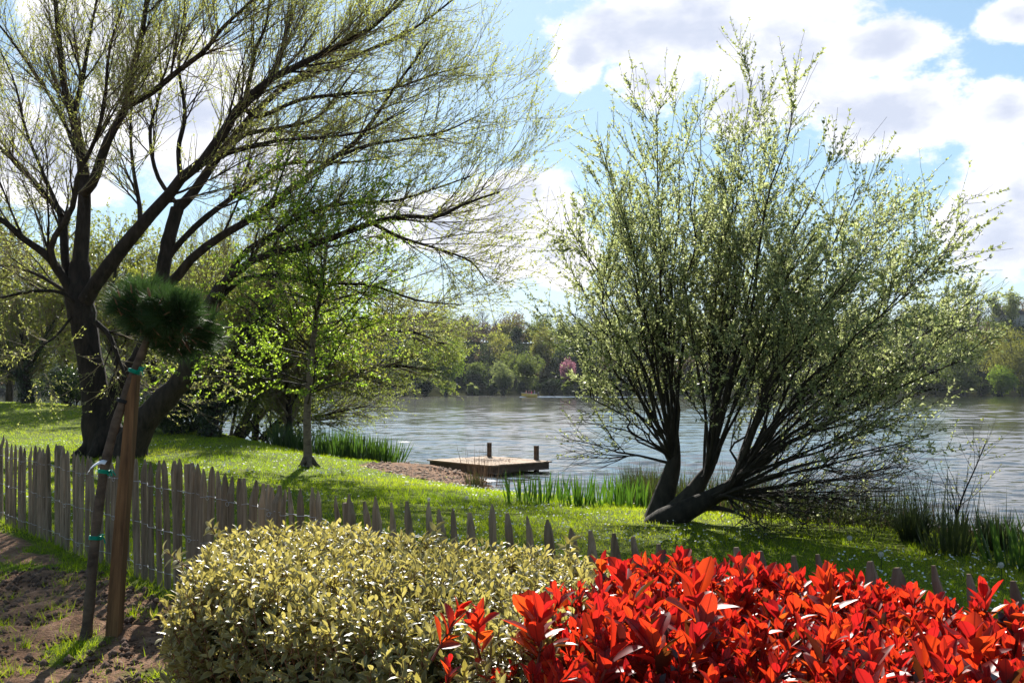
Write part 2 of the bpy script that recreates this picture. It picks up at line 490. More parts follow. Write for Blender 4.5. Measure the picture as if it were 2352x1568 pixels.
n_big = noise(7, 3, 0.5, (1.3, 0, 0.4))
n_edge = noise(13, 10, 0.66, (0, 2.2, 0))
n_shade = noise(9, 6, 0.55, (3.1, 1.2, 0.15), (1, 1, 2.0))
BLOBS = [(1560, 60, 270, 150), (1800, 170, 260, 180), (2050, 260, 190, 130), (1330, 150, 70, 80), (2020, 120, 150, 80), (1500, 190, 140, 80),
         (2340, 440, 160, 170), (2310, 250, 100, 70), (2340, 40, 80, 60), (1180, 500, 170, 160), (1270, 570, 110, 90),
         (400, 250, 190, 170), (90, 360, 200, 120), (560, 360, 170, 90), (1000, 520, 170, 90), (180, 60, 150, 80), 
         (-500, 300, 420, 240), (3000, 350, 420, 260), (900, -420, 500, 200), (2400, -500, 600, 240), (3900, 300, 500, 250), (-1600, 400, 500, 250)]
fld = None
for bx, by, rx, ry in BLOBS:
    a0, e0 = angles(bx, by)
    s1 = N(nt, 'ShaderNodeVectorMath', operation='SUBTRACT'); L(nt, ae.outputs[0], s1.inputs[0]); s1.inputs[1].default_value = (a0, e0, 0)
    s2 = N(nt, 'ShaderNodeVectorMath', operation='MULTIPLY'); L(nt, s1.outputs[0], s2.inputs[0]); s2.inputs[1].default_value = (FPX / rx, FPX / ry, 0)
    s3 = N(nt, 'ShaderNodeVectorMath', operation='LENGTH'); L(nt, s2.outputs[0], s3.inputs[0])
    v = mth('SUBTRACT', 1.0, s3.outputs['Value'])
    fld = v if fld is None else mth('SMOOTH_MAX', fld, v, 0.10)
ne = mth('SUBTRACT', n_edge, 0.5); nb = mth('SUBTRACT', n_big, 0.5)
fld = mth('MAXIMUM', fld, -1.0)
f2 = mth('ADD', fld, mth('ADD', mth('MULTIPLY', ne, 1.9), mth('MULTIPLY', nb, 1.5)))
mask = N(nt, 'ShaderNodeMapRange', interpolation_type='SMOOTHSTEP')
mask.inputs[1].default_value = -0.04; mask.inputs[2].default_value = 0.34; L(nt, f2, mask.inputs[0])
thick = N(nt, 'ShaderNodeMapRange', interpolation_type='SMOOTHSTEP')
thick.inputs[1].default_value = 0.0; thick.inputs[2].default_value = 0.95
nsh = mth('SUBTRACT', n_shade, 0.5)
L(nt, mth('ADD', mth('MULTIPLY', fld, 0.9), mth('ADD', mth('MULTIPLY', nsh, 2.6), mth('MULTIPLY', ne, 0.9))), thick.inputs[0])
cc = N(nt, 'ShaderNodeMix', data_type='RGBA')
cc.inputs[6].default_value = (10.3, 10.2, 10.4, 1); cc.inputs[7].default_value = (5.6, 6.1, 7.4, 1)
L(nt, thick.outputs[0], cc.inputs[0])
mixc = N(nt, 'ShaderNodeMix', data_type='RGBA')
gm_ = N(nt, 'ShaderNodeGamma'); gm_.inputs[1].default_value = 0.6; L(nt, sky.outputs[0], gm_.inputs[0])
tint = N(nt, 'ShaderNodeMix', data_type='RGBA', blend_type='MULTIPLY'); tint.inputs[0].default_value = 1.0
tint.inputs[7].default_value = (1.74, 2.14, 2.34, 1); L(nt, gm_.outputs[0], tint.inputs[6])
hzm = N(nt, 'ShaderNodeMapRange', interpolation_type='SMOOTHSTEP'); hzm.inputs[1].default_value = 0.20; hzm.inputs[2].default_value = -0.02
L(nt, el, hzm.inputs[0])
hz_ = N(nt, 'ShaderNodeMix', data_type='RGBA'); hz_.inputs[7].default_value = (6.7, 7.8, 8.4, 1)
L(nt, hzm.outputs[0], hz_.inputs[0]); L(nt, tint.outputs[2], hz_.inputs[6])
L(nt, mask.outputs[0], mixc.inputs[0]); L(nt, hz_.outputs[2], mixc.inputs[6]); L(nt, cc.outputs[2], mixc.inputs[7])
bg = N(nt, 'ShaderNodeBackground'); bg.inputs['Strength'].default_value = 0.055
L(nt, mixc.outputs[2], bg.inputs['Color']); L(nt, bg.outputs[0], wo.inputs['Surface'])

cam = bpy.data.cameras.new('camera')
cam.sensor_width = 36; cam.lens = 36 * FPX / 2352
cam.clip_start = 0.1; cam.clip_end = 3000
co = bpy.data.objects.new('camera', cam); C.objects.link(co)
co.location = (0, 0, EYE); co.rotation_euler = (pi / 2 + PITCH, 0, 0)
scene.camera = co
scene.view_settings.view_transform = 'Standard'
scene.view_settings.look = 'None'
scene.view_settings.exposure = 1.2
scene.view_settings.gamma = 1.0
scene.view_settings.use_curve_mapping = False
cy = scene.cycles
cy.use_denoising = True
cy.max_bounces = 6; cy.diffuse_bounces = 3; cy.glossy_bounces = 3; cy.transmission_bounces = 4; cy.transparent_max_bounces = 4; cy.volume_bounces = 0
cy.sample_clamp_indirect = 6; cy.sample_clamp_direct = 3; cy.caustics_reflective = False; cy.caustics_refractive = False

# ------------------------------------------------------------------ setting: ground, lake, far hill
tx = np.linspace(-1, 1, 330); xs = np.sign(tx) * np.sinh(np.abs(tx) * 4.1) * 4.2
ty = np.linspace(-0.8, 1, 340); ys = 8 + np.sign(ty) * np.sinh(np.abs(ty) * 3.6) * 6.6
GX, GY = np.meshgrid(xs, ys)
GZ = gz(GX, GY)


def fence_y(x):
    return np.interp(x, FL[:, 0], FL[:, 1])


FL = np.array([(-30, 38), (-9.5, 15.6), (-6.3, 12.25), (-3.27, 8.62), (-2.83, 8.12), (-1.69, 6.8), (-1.16, 6.15), (-.21, 5.15), (.43, 4.42), (.87, 4.0), (1.3, 3.68), (1.7, 3.38), (4.5, 0.9)], float)


def soil_mask(x, y):
    near = sm((fence_y(x) - y) / 0.5)
    nz = fbm(x * 1.1, y * 1.1, 7.0, 4)
    s = near * sm((nz + 0.56) / 0.38) * 0.95
    e = ((x + 1.85) / 1.6) ** 2 + ((y - 23.5) / 2.9) ** 2
    e2 = ((x + 0.7) / 1.3) ** 2 + ((y - 22.6) / 1.5) ** 2
    sp = np.maximum(sm((1.25 - e + 0.7 * nz) / 0.45), sm((1.2 - e2 + 0.7 * nz) / 0.45))
    bank = sm((0.45 - shore_d(x, y)) / 0.5)
    return np.clip(np.maximum(np.maximum(s, sp), bank), 0, 1)


GS = soil_mask(GX, GY)
e = ((GX + 1.75) / 1.5) ** 2 + ((GY - 24.8) / 1.4) ** 2
GZ = GZ + 0.09 * sm(1.1 - e) * (1 + 1.3 * fbm(GX * 2.4, GY * 2.4, 2, 3))
GZ = GZ + GS * (0.06 * fbm(GX * 4, GY * 4, 1.0, 3) + 0.035 * fbm(GX * 11, GY * 11, 4.0, 2)) * (GY < 14)
for cx_, cy_, h_ in [(-2.9, 6.75, .09), (-2.55, 6.6, .07), (-3.3, 5.9, .08), (-2.0, 6.0, 0.05)]:
    GZ = GZ + h_ * np.exp(-(((GX - cx_) / .16) ** 2 + ((GY - cy_) / .14) ** 2))
ny, nx = GX.shape
ii = (np.arange(ny - 1)[:, None] * nx + np.arange(nx - 1)[None, :]).ravel()
g = Geo()
g.add(np.stack([GX.ravel(), GY.ravel(), GZ.ravel()], 1), [np.stack([ii, ii + 1, ii + nx + 1, ii + nx], 1)], 0, GS.ravel())
m, nt2, out = newmat('lawn_and_soil')
nt_keep = nt; nt = nt2
tcg = N(nt, 'ShaderNodeTexCoord')
a = N(nt, 'ShaderNodeAttribute', attribute_name='rnd')
n1 = N(nt, 'ShaderNodeTexNoise'); n1.inputs['Scale'].default_value = 9; n1.inputs['Detail'].default_value = 8; n1.inputs['Roughness'].default_value = .7
n2 = N(nt, 'ShaderNodeTexNoise'); n2.inputs['Scale'].default_value = 0.7; n2.inputs['Detail'].default_value = 5
n3 = N(nt, 'ShaderNodeTexNoise'); n3.inputs['Scale'].default_value = 60; n3.inputs['Detail'].default_value = 5
for q in (n1, n2, n3):
    L(nt, tcg.outputs['Object'], q.inputs['Vector'])
gcol = ramp(nt, n2.outputs[0], [(0.3, (0.075, 0.11, 0.008)), (0.55, (0.12, 0.155, 0.010)), (0.75, (0.16, 0.17, 0.016))])
gm = N(nt, 'ShaderNodeMix', data_type='RGBA', blend_type='MULTIPLY'); gm.inputs[0].default_value = 0.7
L(nt, gcol, gm.inputs[6]); L(nt, ramp(nt, n3.outputs[0], [(0.3, (0.4, 0.4, 0.4)), (0.7, (1.3, 1.3, 1.2))]), gm.inputs[7])
scol = ramp(nt, n1.outputs[0], [(0.28, (0.06, 0.036, 0.024)), (0.5, (0.25, 0.135, 0.075)), (0.72, (0.42, 0.26, 0.165))])
mk = N(nt, 'ShaderNodeMapRange', interpolation_type='SMOOTHSTEP'); mk.inputs[1].default_value = .35; mk.inputs[2].default_value = .65
L(nt, mth('ADD', a.outputs['Fac'], mth('MULTIPLY', mth('SUBTRACT', n1.outputs[0], 0.5), 0.5)), mk.inputs[0])
mg = N(nt, 'ShaderNodeMix', data_type='RGBA')
L(nt, mk.outputs[0], mg.inputs[0]); L(nt, gm.outputs[2], mg.inputs[6]); L(nt, scol, mg.inputs[7])
p = N(nt, 'ShaderNodeBsdfPrincipled'); p.inputs['Roughness'].default_value = .95; p.inputs['Specular IOR Level'].default_value = .1
L(nt, mg.outputs[2], p.inputs['Base Color'])
b = N(nt, 'ShaderNodeBump'); b.inputs['Strength'].default_value = 1.0; b.inputs['Distance'].default_value = .07
L(nt, mth('ADD', n1.outputs[0], mth('MULTIPLY', n3.outputs[0], 0.35)), b.inputs['Height']); L(nt, b.outputs[0], p.inputs['Normal'])
L(nt, p.outputs[0], out.inputs['Surface'])
nt = nt_keep
M['ground'] = m
tag(g.build('lawn', m), 'mown lawn and bare soil sloping down to the lake', kind='structure')

# lake
m, nt2, out = newmat('lake_water')
nt = nt2
geo_ = N(nt, 'ShaderNodeNewGeometry')
def wnoise(sc, stretch, det, off):
    mp = N(nt, 'ShaderNodeMapping'); mp.inputs['Scale'].default_value = (sc * stretch, sc, sc); mp.inputs['Location'].default_value = (off, off * .7, 0)
    mp.inputs['Rotation'].default_value = (0, 0, 0.06)
    L(nt, geo_.outputs['Position'], mp.inputs[0])
    n_ = N(nt, 'ShaderNodeTexNoise'); n_.inputs['Scale'].default_value = 1; n_.inputs['Detail'].default_value = det; n_.inputs['Roughness'].default_value = .5
    L(nt, mp.outputs[0], n_.inputs['Vector'])
    return n_.outputs[0]
wv = mth('ADD', mth('MULTIPLY', wnoise(5.0, .45, 2, 0), 0.008), mth('MULTIPLY', wnoise(1.6, .42, 1, 5), 0.010))
p = N(nt, 'ShaderNodeBsdfPrincipled')
p.inputs['Base Color'].default_value = (0.018, 0.020, 0.016, 1); p.inputs['Roughness'].default_value = .085; p.inputs['IOR'].default_value = 1.5
b = N(nt, 'ShaderNodeBump'); b.inputs['Strength'].default_value = 1.0; b.inputs['Distance'].default_value = 1.0
L(nt, wv, b.inputs['Height']); L(nt, b.outputs[0], p.inputs['Normal']); L(nt, p.outputs[0], out.inputs['Surface'])
nt = nt_keep
M['water'] = m
# real waves, finer where the water is near; a flat sheet just below carries on outside them
ys_ = [10.0]
while ys_[-1] < 226:
    ys_.append(ys_[-1] + max(.06, ys_[-1] * .0036))
ys_ = np.array(ys_)
ks_ = np.concatenate([np.linspace(-2.2, -.66, 40)[:-1], np.linspace(-.66, .66, 470), np.linspace(.66, 2.2, 40)[1:]])
WX, WY = ks_[None, :] * ys_[:, None], np.repeat(ys_[:, None], len(ks_), 1)
dY = np.gradient(ys_)[:, None]; dX = (ys_ * (1.32 / 469))[:, None]
wind = np.clip(.85 + 1.1 * fbm(WX / 26, WY / 9, 1.7, 3), .35, 1.2)
WZ = np.zeros_like(WX)
wr = np.random.default_rng(3)
for lam in np.exp(np.linspace(math.log(.34), math.log(5.5), 46)):
    th = wr.normal() * .42 + .08
    kx, kyy = math.sin(th) * 2 * pi / lam, math.cos(th) * 2 * pi / lam
    ph_ = wr.random() * 2 * pi
    fade = sm((lam / dY - 2.2) / 2.2)
    slope = .030 * (1.0 if lam < .7 else (.7 / lam) ** .8)
    WZ += fade * slope * lam / (2 * pi) * np.sin(kx * WX + kyy * WY + ph_ + 1.6 * vnoise(WX / (lam * 4), WY / (lam * 4), ph_ * 9))
WZ = WATER + WZ * wind
ny, nx = WX.shape
ii = (np.arange(ny - 1)[:, None] * nx + np.arange(nx - 1)[None, :]).ravel()
g = Geo()
g.add(np.stack([WX.ravel(), WY.ravel(), WZ.ravel()], 1), [np.stack([ii, ii + 1, ii + nx + 1, ii + nx], 1)])
lo = WATER - .13
g.add([(-420, -60, lo), (420, -60, lo), (420, 262, lo), (-420, 262, lo)], [[[0, 1, 2, 3]]])
tag(g.build('lake', m), 'rippled lake reflecting the sky and the far bank', kind='structure')

# far hill
def farshore(x):
    return 220 + 2 * vnoise(x / 30.0, 3.3) - 8 * sm((x - 62) / 35) - 15 * np.exp(-((x + 18) / 9) ** 2)
def hz(x, y):
    e_ = y - farshore(x)
    top = np.interp(x, [-200, -60, 0, 60, 120, 200], [15, 14, 13.5, 13, 15, 17])
    return -1.2 + sm(e_ / 5) * 1.3 + sm((e_ - 3) / 62) * top + 1.2 * fbm(x / 14, y / 14, 5, 3) * sm(e_ / 12) + 2.0 * sm((e_ - 70) / 200)
hx = np.linspace(-420, 420, 170); hy = np.concatenate([np.linspace(205, 310, 60), np.linspace(315, 900, 24)])
HX, HY = np.meshgrid(hx, hy)
HZ = hz(HX, HY)
ny, nx = HX.shape
ii = (np.arange(ny - 1)[:, None] * nx + np.arange(nx - 1)[None, :]).ravel()
g = Geo(); g.add(np.stack([HX.ravel(), HY.ravel(), HZ.ravel()], 1), [np.stack([ii, ii + 1, ii + nx + 1, ii + nx], 1)])
M['hill'] = roughmat('hillside_earth', (0.015, 0.017, 0.008), (0.04, 0.04, 0.02), (.4, .4, .4), 1.0, 0.0, .5, spec=0.0)
tag(g.build('hillside', M['hill']), 'wooded hillside behind the lake', kind='structure')

M['reed'] = leafmat('reed_leaf', [(0.018, 0.04, 0.010), (0.035, 0.065, 0.015)], [(0.05, 0.12, 0.012), (0.12, 0.22, 0.02)], 0.4, 0.45, 0.4)

g = Geo(); g.box([0, 418, 17], np.eye(3), (421, 484, 23))
mh, nth, outh = newmat('thin_air')
pv = N(nth, 'ShaderNodeVolumePrincipled'); pv.inputs['Color'].default_value = (0.82, 0.90, 1.0, 1); pv.inputs['Density'].default_value = 0.00010; pv.inputs['Anisotropy'].default_value = 0.2
L(nth, pv.outputs[0], outh.inputs['Volume'])
tag(g.build('haze', mh, smooth=False), 'thin haze over the lake', kind='stuff')

# ------------------------------------------------------------------ paling fence
rng = np.random.default_rng(101)
def fence_at(px):
    """plan point where the vertical plane through photo column px meets the fence line"""
    k = (px - CX) / FPX
    Y = np.linspace(1.5, 30, 6000)
    j = np.argmin(np.abs(k * Y - np.interp(Y, FL[::-1, 1], FL[::-1, 0])))
    return k * Y[j], Y[j]


tops = [(c[0] * .3823, 969 + c[1] * .3823) for c in
        [(-30, 75), (8, 80), (38, 100), (68, 125), (95, 140), (122, 132), (145, 140), (180, 150), (207, 147), (243, 148), (265, 150), (292, 142), (333, 133), (375, 143), (388, 152), (415, 160), (448, 172), (470, 180), (500, 195), (527, 200), (558, 200),
         (603, 200), (640, 207), (675, 210), (705, 210), (757, 222), (813, 228), (865, 228), (905, 228), (953, 225), (990, 225), (1050, 225), (1080, 222), (1150, 240), (1190, 252), (1220, 265), (1270, 272), (1310, 287), (1345, 305), (1390, 318),
         (1442, 328), (1468, 335), (1525, 362), (1572, 370), (1615, 378), (1635, 378), (1663, 383), (1700, 390), (1740, 395), (1805, 405)]]
tops += [(659 + .36 * c[0], 715 + .36 * c[1]) for c in
         [(165, 1145), (205, 1150), (320, 1160), (405, 1175), (495, 1188), (575, 1195), (665, 1208), (778, 1215), (910, 1225), (975, 1247), (1050, 1260), (1165, 1275), (1303, 1273), (1425, 1287), (1530, 1300), (1675, 1330), (1800, 1375), (1920, 1400), (2085, 1415)]]
tops += [(1455, 1234), (1510, 1255), (1565, 1262), (1620, 1270), (1688, 1262), (1745, 1264), (1820, 1265), (1880, 1278), (1985, 1284), (2060, 1298), (2150, 1298), (2228, 1318), (2318, 1322)]
mid = fence_at(690)
fence = thing('paling_fence', 'weathered cleft chestnut paling fence bound with wire running diagonally across the lawn', 'fence', (mid[0], mid[1], gz(*mid)))
fu = np.array([.728, -.685, 0])
wire_pts = [[], [], []]
for k, (px, py) in enumerate(sorted(tops)):
    x, y = fence_at(px)
    top = at(px, py, y)
    zb = float(gz(x, y)) - 0.12
    Ht = top[2] - zb
    lean = (0.045 if px < 1000 else 0.13) + rng.normal() * 0.025
    if px > 640 and px < 1000: lean = 0.10 + rng.normal() * .04
    base = np.array([top[0] + lean * Ht * fu[0], top[1] + lean * Ht * fu[1], zb])
    rad = rng.uniform(.029, .045) * (1.0 if px < 640 else .74)
    flat = px > 1400 or rng.random() < .3; top = top + np.array([0, 0, rng.normal() * .012])
    ax = unit(top - base)
    s1 = unit(np.cross(ax, [0.685, .728, 0])); s2 = np.cross(ax, s1)
    th = rng.uniform(0, 2 * pi)
    S = 6
    angs = th + np.arange(S) / S * 2 * pi + rng.normal(size=S) * .22
    rr = rad * rng.uniform(.75, 1.2, S)
    g = Geo(); V = []
    tl = rng.uniform(.07, .15)
    sts = [(0, .95), (.3, 1.0), (.6, .97), (1 - tl / Ht, .93), (1 - tl / Ht * .4, .62), (1.0, .34 if flat else .16)]
    off = rng.normal(size=2) * .008
    bow = rng.normal() * .012
    for t_, sc in sts:
        c_ = base + (top - base) * t_ + s1 * (bow * math.sin(t_ * pi) + off[0] * (t_ > .9)) + s2 * (off[1] * (t_ > .9))
        jit = 1 + rng.normal(size=S) * .06
        V += [c_ + (s1 * math.cos(a_) * 1.12 + s2 * math.sin(a_) * .72) * r_ * sc * j_ for a_, r_, j_ in zip(angs, rr, jit)]
    F = [[i * S + j, i * S + (j + 1) % S, (i + 1) * S + (j + 1) % S, (i + 1) * S + j] for i in range(len(sts) - 1) for j in range(S)]
    e5 = (len(sts) - 1) * S
    g.add(V, [F, [[e5, e5 + j, e5 + j + 1] for j in range(1, S - 1)]], 0, rng.random())
    g.build('picket', M['picket'], fence, smooth=False)
    for q, hgt in enumerate((.80, .46, .12)):
        f_ = (hgt + .12) / Ht
        wire_pts[q].append(base + (top - base) * f_)
nrmf = np.array([.685, .728, 0])
for q in range(3):
    g = Geo()
    Pw = np.array(wire_pts[q])
    for sgn in (-1, 1):
        path = []
        for i in range(len(Pw)):
            path.append(Pw[i] + nrmf * sgn * (-1) ** i * .024 + np.array([0, 0, rng.normal() * .004]))
        path = catmull(path, len(path) * 3)
        g.tubes(path[None], np.full((1, len(path)), .0022), 4)
    for i in range(0, len(Pw), 3):
        if rng.random() < .55:
            a_ = np.linspace(0, 2 * pi, 9)
            c_ = Pw[i] - nrmf * .03
            lp = c_ + np.stack([np.cos(a_) * .012, -.01 * np.ones(9), np.sin(a_) * .016 - .01], 1)
            g.tubes(lp[None], np.full((1, 9), .002), 4)
    g.build('wire', M['wire'], fence)
for px, py, r_ in [(1110 * .3823, 969 + 252 * .3823, .036), (659 + .36 * 362, 715 + .36 * 1222, .034), (333 * .3823, 969 + 140 * .3823, .034)]:
    x, y = fence_at(px)
    tp = at(px, py, y) + np.array([.02, .03, 0]); bs = np.array([tp[0] + .06, tp[1] - .05, float(gz(x, y)) - .2])
    g = Geo(); P_ = np.array([bs + (tp - bs) * t_ for t_ in (0, .3, .7, .985, 1)])
    g.tubes(P_[None], np.array([[r_, r_ * 1.03, r_, r_, r_ * .9]]), 12, 0, [.7], cap=True)
    g.build('post', M['picket'], fence, smooth=False)

# ------------------------------------------------------------------ young clipped pine, its stake and ties
rng = np.random.default_rng(102)
pb = hit(196, 1467); D0 = pb[1]
pine = thing('pine_tree', 'young clipped pine with a round dark green needle head on a leaning bare stem', 'tree', pb)
path = catmull([at(196, 1480, D0), at(206, 1380, D0), at(216, 1260, D0 + .02), at(236, 1100, D0 + .05), at(262, 985, D0 + .06), at(298, 880, D0 + .08), at(330, 800, D0 + .1), at(352, 742, D0 + .12)], 30)
rad = np.interp(np.linspace(0, 1, 30), [0, .06, .3, .6, 1], [.042, .036, .032, .030, .024])
rad = rad * (1 + .07 * np.sin(np.arange(30) * 1.9))
g = Geo(); g.tubes(path[None], rad[None], 12)
stem = g.build('trunk', M['pale_bark'], pine)
# crown: branchlets that carry needle tufts, in two lobes
lobes = [(at(335, 705, D0 + .05), .265), (at(425, 762, D0 + .12), .265), (at(372, 735, D0 + .3), .25), (at(395, 715, D0 - .12), .20), (at(330, 690, D0 + .25), .2)]
tips, dirs = [], []
for c_, r_ in lobes:
    n_ = 88
    d_ = rand_unit(n_)
    rr = r_ * (0.35 + .5 * rng.random(n_) ** .6)
    tips.append(c_ + d_ * rr[:, None] * np.array([1.1, 1, .85])); dirs.append(unit(d_ + np.array([0, 0, .45])))
tips = np.concatenate(tips); dirs = np.concatenate(dirs)
root = path[-1]
g = Geo()
mids = tips * .55 + root * .45 + rng.normal(size=tips.shape) * .02
g.tubes(np.stack([np.broadcast_to(root, tips.shape) + rng.normal(size=tips.shape) * .03, mids, tips], 1), np.broadcast_to(np.array([.009, .006, .004]), (len(tips), 3)), 4, 1)
per = 95
pos = np.repeat(tips, per, 0) - np.repeat(dirs, per, 0) * (rng.random((len(tips) * per, 1)) * .10)
nd = unit(np.repeat(dirs, per, 0) * .9 + rand_unit(len(pos)) * .62)
g.leaves(pos, nd, rand_unit(len(pos)), rng.uniform(.075, .135, len(pos)), .0034, TRI, 0, np.repeat(rng.random(len(tips)), per) * .7 + rng.random(len(pos)) * .3, .12)
g.build('crown', [M['needle'], M['brown_stem']], pine)
g = Geo()
kb = rng.choice(len(tips), 70, False)
up_ = unit(dirs[kb] * .5 + np.array([0, 0, .8]))
bp_ = tips[kb] + dirs[kb] * .02
g.tubes(np.stack([bp_, bp_ + up_ * .03, bp_ + up_ * .06], 1), np.broadcast_to(np.array([.005, .0055, .001]), (70, 3)), 5)
g.build('buds', M['brown_stem'], pine)

sb = hit(262, 1470)
stake = thing('wooden_stake', 'sawn brown timber stake standing in bare soil beside the clipped pine', 'stake', sb)
t0_, t1_ = at(260, 1490, sb[1]), at(306, 862, sb[1] + .12)
ax = unit(t1_ - t0_); sx = unit(np.cross(ax, [0.25, 1, 0])); sy = np.cross(sx, ax)
g = Geo()
V = []
prof = [(-.048, -.032), (.040, -.036), (.052, .030), (-.042, .036)]
for t_ in np.linspace(0, 1, 12):
    c_ = t0_ + (t1_ - t0_) * t_ + sx * .006 * math.sin(t_ * 5)
    sc = 1.0 - .25 * t_
    V += [c_ + sx * a_ * sc + sy * b_ * sc for a_, b_ in prof]
F = [[i * 4 + j, i * 4 + (j + 1) % 4, i * 4 + 4 + (j + 1) % 4, i * 4 + 4 + j] for i in range(11) for j in range(4)] + [[44, 45, 46, 47]]
g.add(V, [F], 0, .5)
ob = g.build('post', M['stake'], stake, smooth=False)


def tie(px, py, Yd, mat, label, knots=True, name='tree_tie', rr=.037):
    c_ = at(px, py, Yd)
    k = np.argmin(np.linalg.norm(path - c_, axis=1)); c_ = path[k]
    t_ = unit(path[min(k + 1, 29)] - path[k - 1]); u_ = unit(np.cross(t_, [0, 1, 0])); v_ = np.cross(t_, u_)
    o = thing(name, label, 'plant tie', c_, 'ties on the young pine')
    a_ = np.linspace(0, 2 * pi, 17)
    g = Geo()
    for dz in (-.008, .0, .008):
        g.tubes((c_ + t_ * dz + (u_ * np.cos(a_)[:, None] + v_ * np.sin(a_)[:, None]) * rr)[None], np.full((1, 17), .0048), 5)
    g.build('band', mat, o)
    if knots:
        g = Geo()
        for q in range(4):
            b0 = c_ + u_ * 0 + np.array([rr + .004, -.015, 0]) + rng.normal(size=3) * .006
            pp = catmull([b0, b0 + np.array([.015, -.01, rng.uniform(-.02, .03)]), b0 + np.array([rng.uniform(.0, .05), -.01, rng.uniform(-.03, .03)])], 7)
            g.tubes(pp[None], np.full((1, 7), .0045), 5)
        g.build('knot', mat, o)
    return o


tie(310, 858, D0 + .08, M['green_tie'], 'green plastic tie knotted round the pine stem at the top of the stake')
tie(240, 1073, D0 + .05, M['green_tie'], 'green plastic tie knotted round the pine stem beside the white strap')
tie(218, 1250, D0 + .02, M['green_tie'], 'green plastic tie, lowest of those knotted round the pine stem')
tie(283, 925, D0 + .07, M['black_tie'], 'black rubber band wrapped round the upper pine stem and the stake', False, 'rubber_band')
# white strap
c_ = path[np.argmin(np.linalg.norm(path - at(240, 1062, D0 + .05), axis=1))]
pp = catmull([at(243, 1062, D0), at(232, 1060, D0 - .02), at(216, 1068, D0 - .03), at(205, 1078, D0 - .03), at(202, 1085, D0 - .02)], 12)
g = Geo(); wv_ = np.array([.0, .02, .011])
V = np.concatenate([pp + wv_, pp - wv_, pp - wv_ + np.array([0, .003, -.002]), pp + wv_ + np.array([0, .003, -.002])])
F = [[r0 * 12 + i, r0 * 12 + i + 1, ((r0 + 1) % 4) * 12 + i + 1, ((r0 + 1) % 4) * 12 + i] for r0 in range(4) for i in range(11)]
g.add(V, [F], 0)
tag(g.build('strap', M['white_tie'], None, origin=c_), 'white plastic strap end curling out from the pine stem', 'strap')

# ------------------------------------------------------------------ hedges
rng = np.random.default_rng(103)
HU, HN = np.array([.773, -.634, 0]), np.array([.634, .773, 0])
HZv = np.array([0, 0, 1.0])


def hedge_pts(n, s0, s1, w0, w1, z1, r, bump, seedz, shear=0, thin=0):
    """n points on a rounded, slightly lumpy box in hedge coordinates, with normals"""
    lo, hi = np.array([s0, w0, -.3]), np.array([s1, w1, z1])
    ext = hi - lo
    areas = np.array([ext[1] * ext[2]] * 2 + [ext[0] * ext[2]] * 2 + [ext[0] * ext[1]])
    f = rng.choice(5, n, p=areas / areas.sum())
    p_ = lo + ext * rng.random((n, 3))
    p_[f == 0, 0] = lo[0]; p_[f == 1, 0] = hi[0]; p_[f == 2, 1] = lo[1]; p_[f == 3, 1] = hi[1]; p_[f == 4, 2] = hi[2]
    q = np.clip(p_, lo + r, hi - r)
    nr = unit(p_ - q)
    sp = q + nr * r
    if shear:
        k_ = (sp[:, 0] - s0) / (s1 - s0)
        sp[:, 0] += shear * (1 - sm((sp[:, 1] - w0) / .95)) * (1 - k_)
    b_ = bump * fbm(sp[:, 0] * 2.3 + seedz, sp[:, 1] * 2.3, sp[:, 2] * 2.3, 3)
    sp = sp + nr * b_[:, None]
    W = sp[:, :1] * HU + sp[:, 1:2] * HN + sp[:, 2:] * HZv
    NW = nr[:, :1] * HU + nr[:, 1:2] * HN + nr[:, 2:] * HZv
    ok = (W[:, 2] > .12)
    if thin:
        ok &= ~((nr[:, 1] < -.45) & (rng.random(len(W)) < thin))
    return W[ok], NW[ok], sp[ok]


def hedge_core(s0, s1, w0, w1, z1, mat, par):
    # tangle of inner branches rising from the ground, so that the inside is wood and old leaves
    n_ = 260
    b0 = np.stack([rng.uniform(s0 + .3, s1 - .3, n_), rng.uniform(w0 + .45, w1 - .45, n_), np.zeros(n_)], 1)
    t_ = np.stack([b0[:, 0] + rng.normal(size=n_) * .25, rng.uniform(w0 + .12, w1 - .12, n_), rng.uniform(.35, z1 - .08, n_)], 1)
    tow = lambda a_: a_[:, :1] * HU + a_[:, 1:2] * HN + a_[:, 2:] * HZv
    A_, B_ = tow(b0), tow(t_)
    mid_ = A_ * .5 + B_ * .5 + rng.normal(size=A_.shape) * .05
    P_ = np.stack([A_, mid_, B_], 1)
    g = Geo(); g.tubes(P_, np.broadcast_to(np.array([.011, .008, .004]), (n_, 3)), 5)
    g.build('stems', mat, par)


base = HU * -2.8 + HN * 2.7
yh = thing('olive_hedge', 'low clipped hedge of silvery olive gold leaves in front of the fence', 'hedge', base)
hedge_core(-3.4, -1.9, 1.95, 3.4, .90, M['brown_stem'], yh)
g = Geo()
W_, NW, sp = hedge_pts(9800, -4.12, -1.45, 1.93, 3.44, .965, .26, .065, 3.0, .85, .62)
keep = ~((sp[:, 0] > -1.50 - .50 * (sp[:, 1] - 1.93)))
W_, NW, sp = W_[keep], NW[keep], sp[keep]
n_ = len(W_)
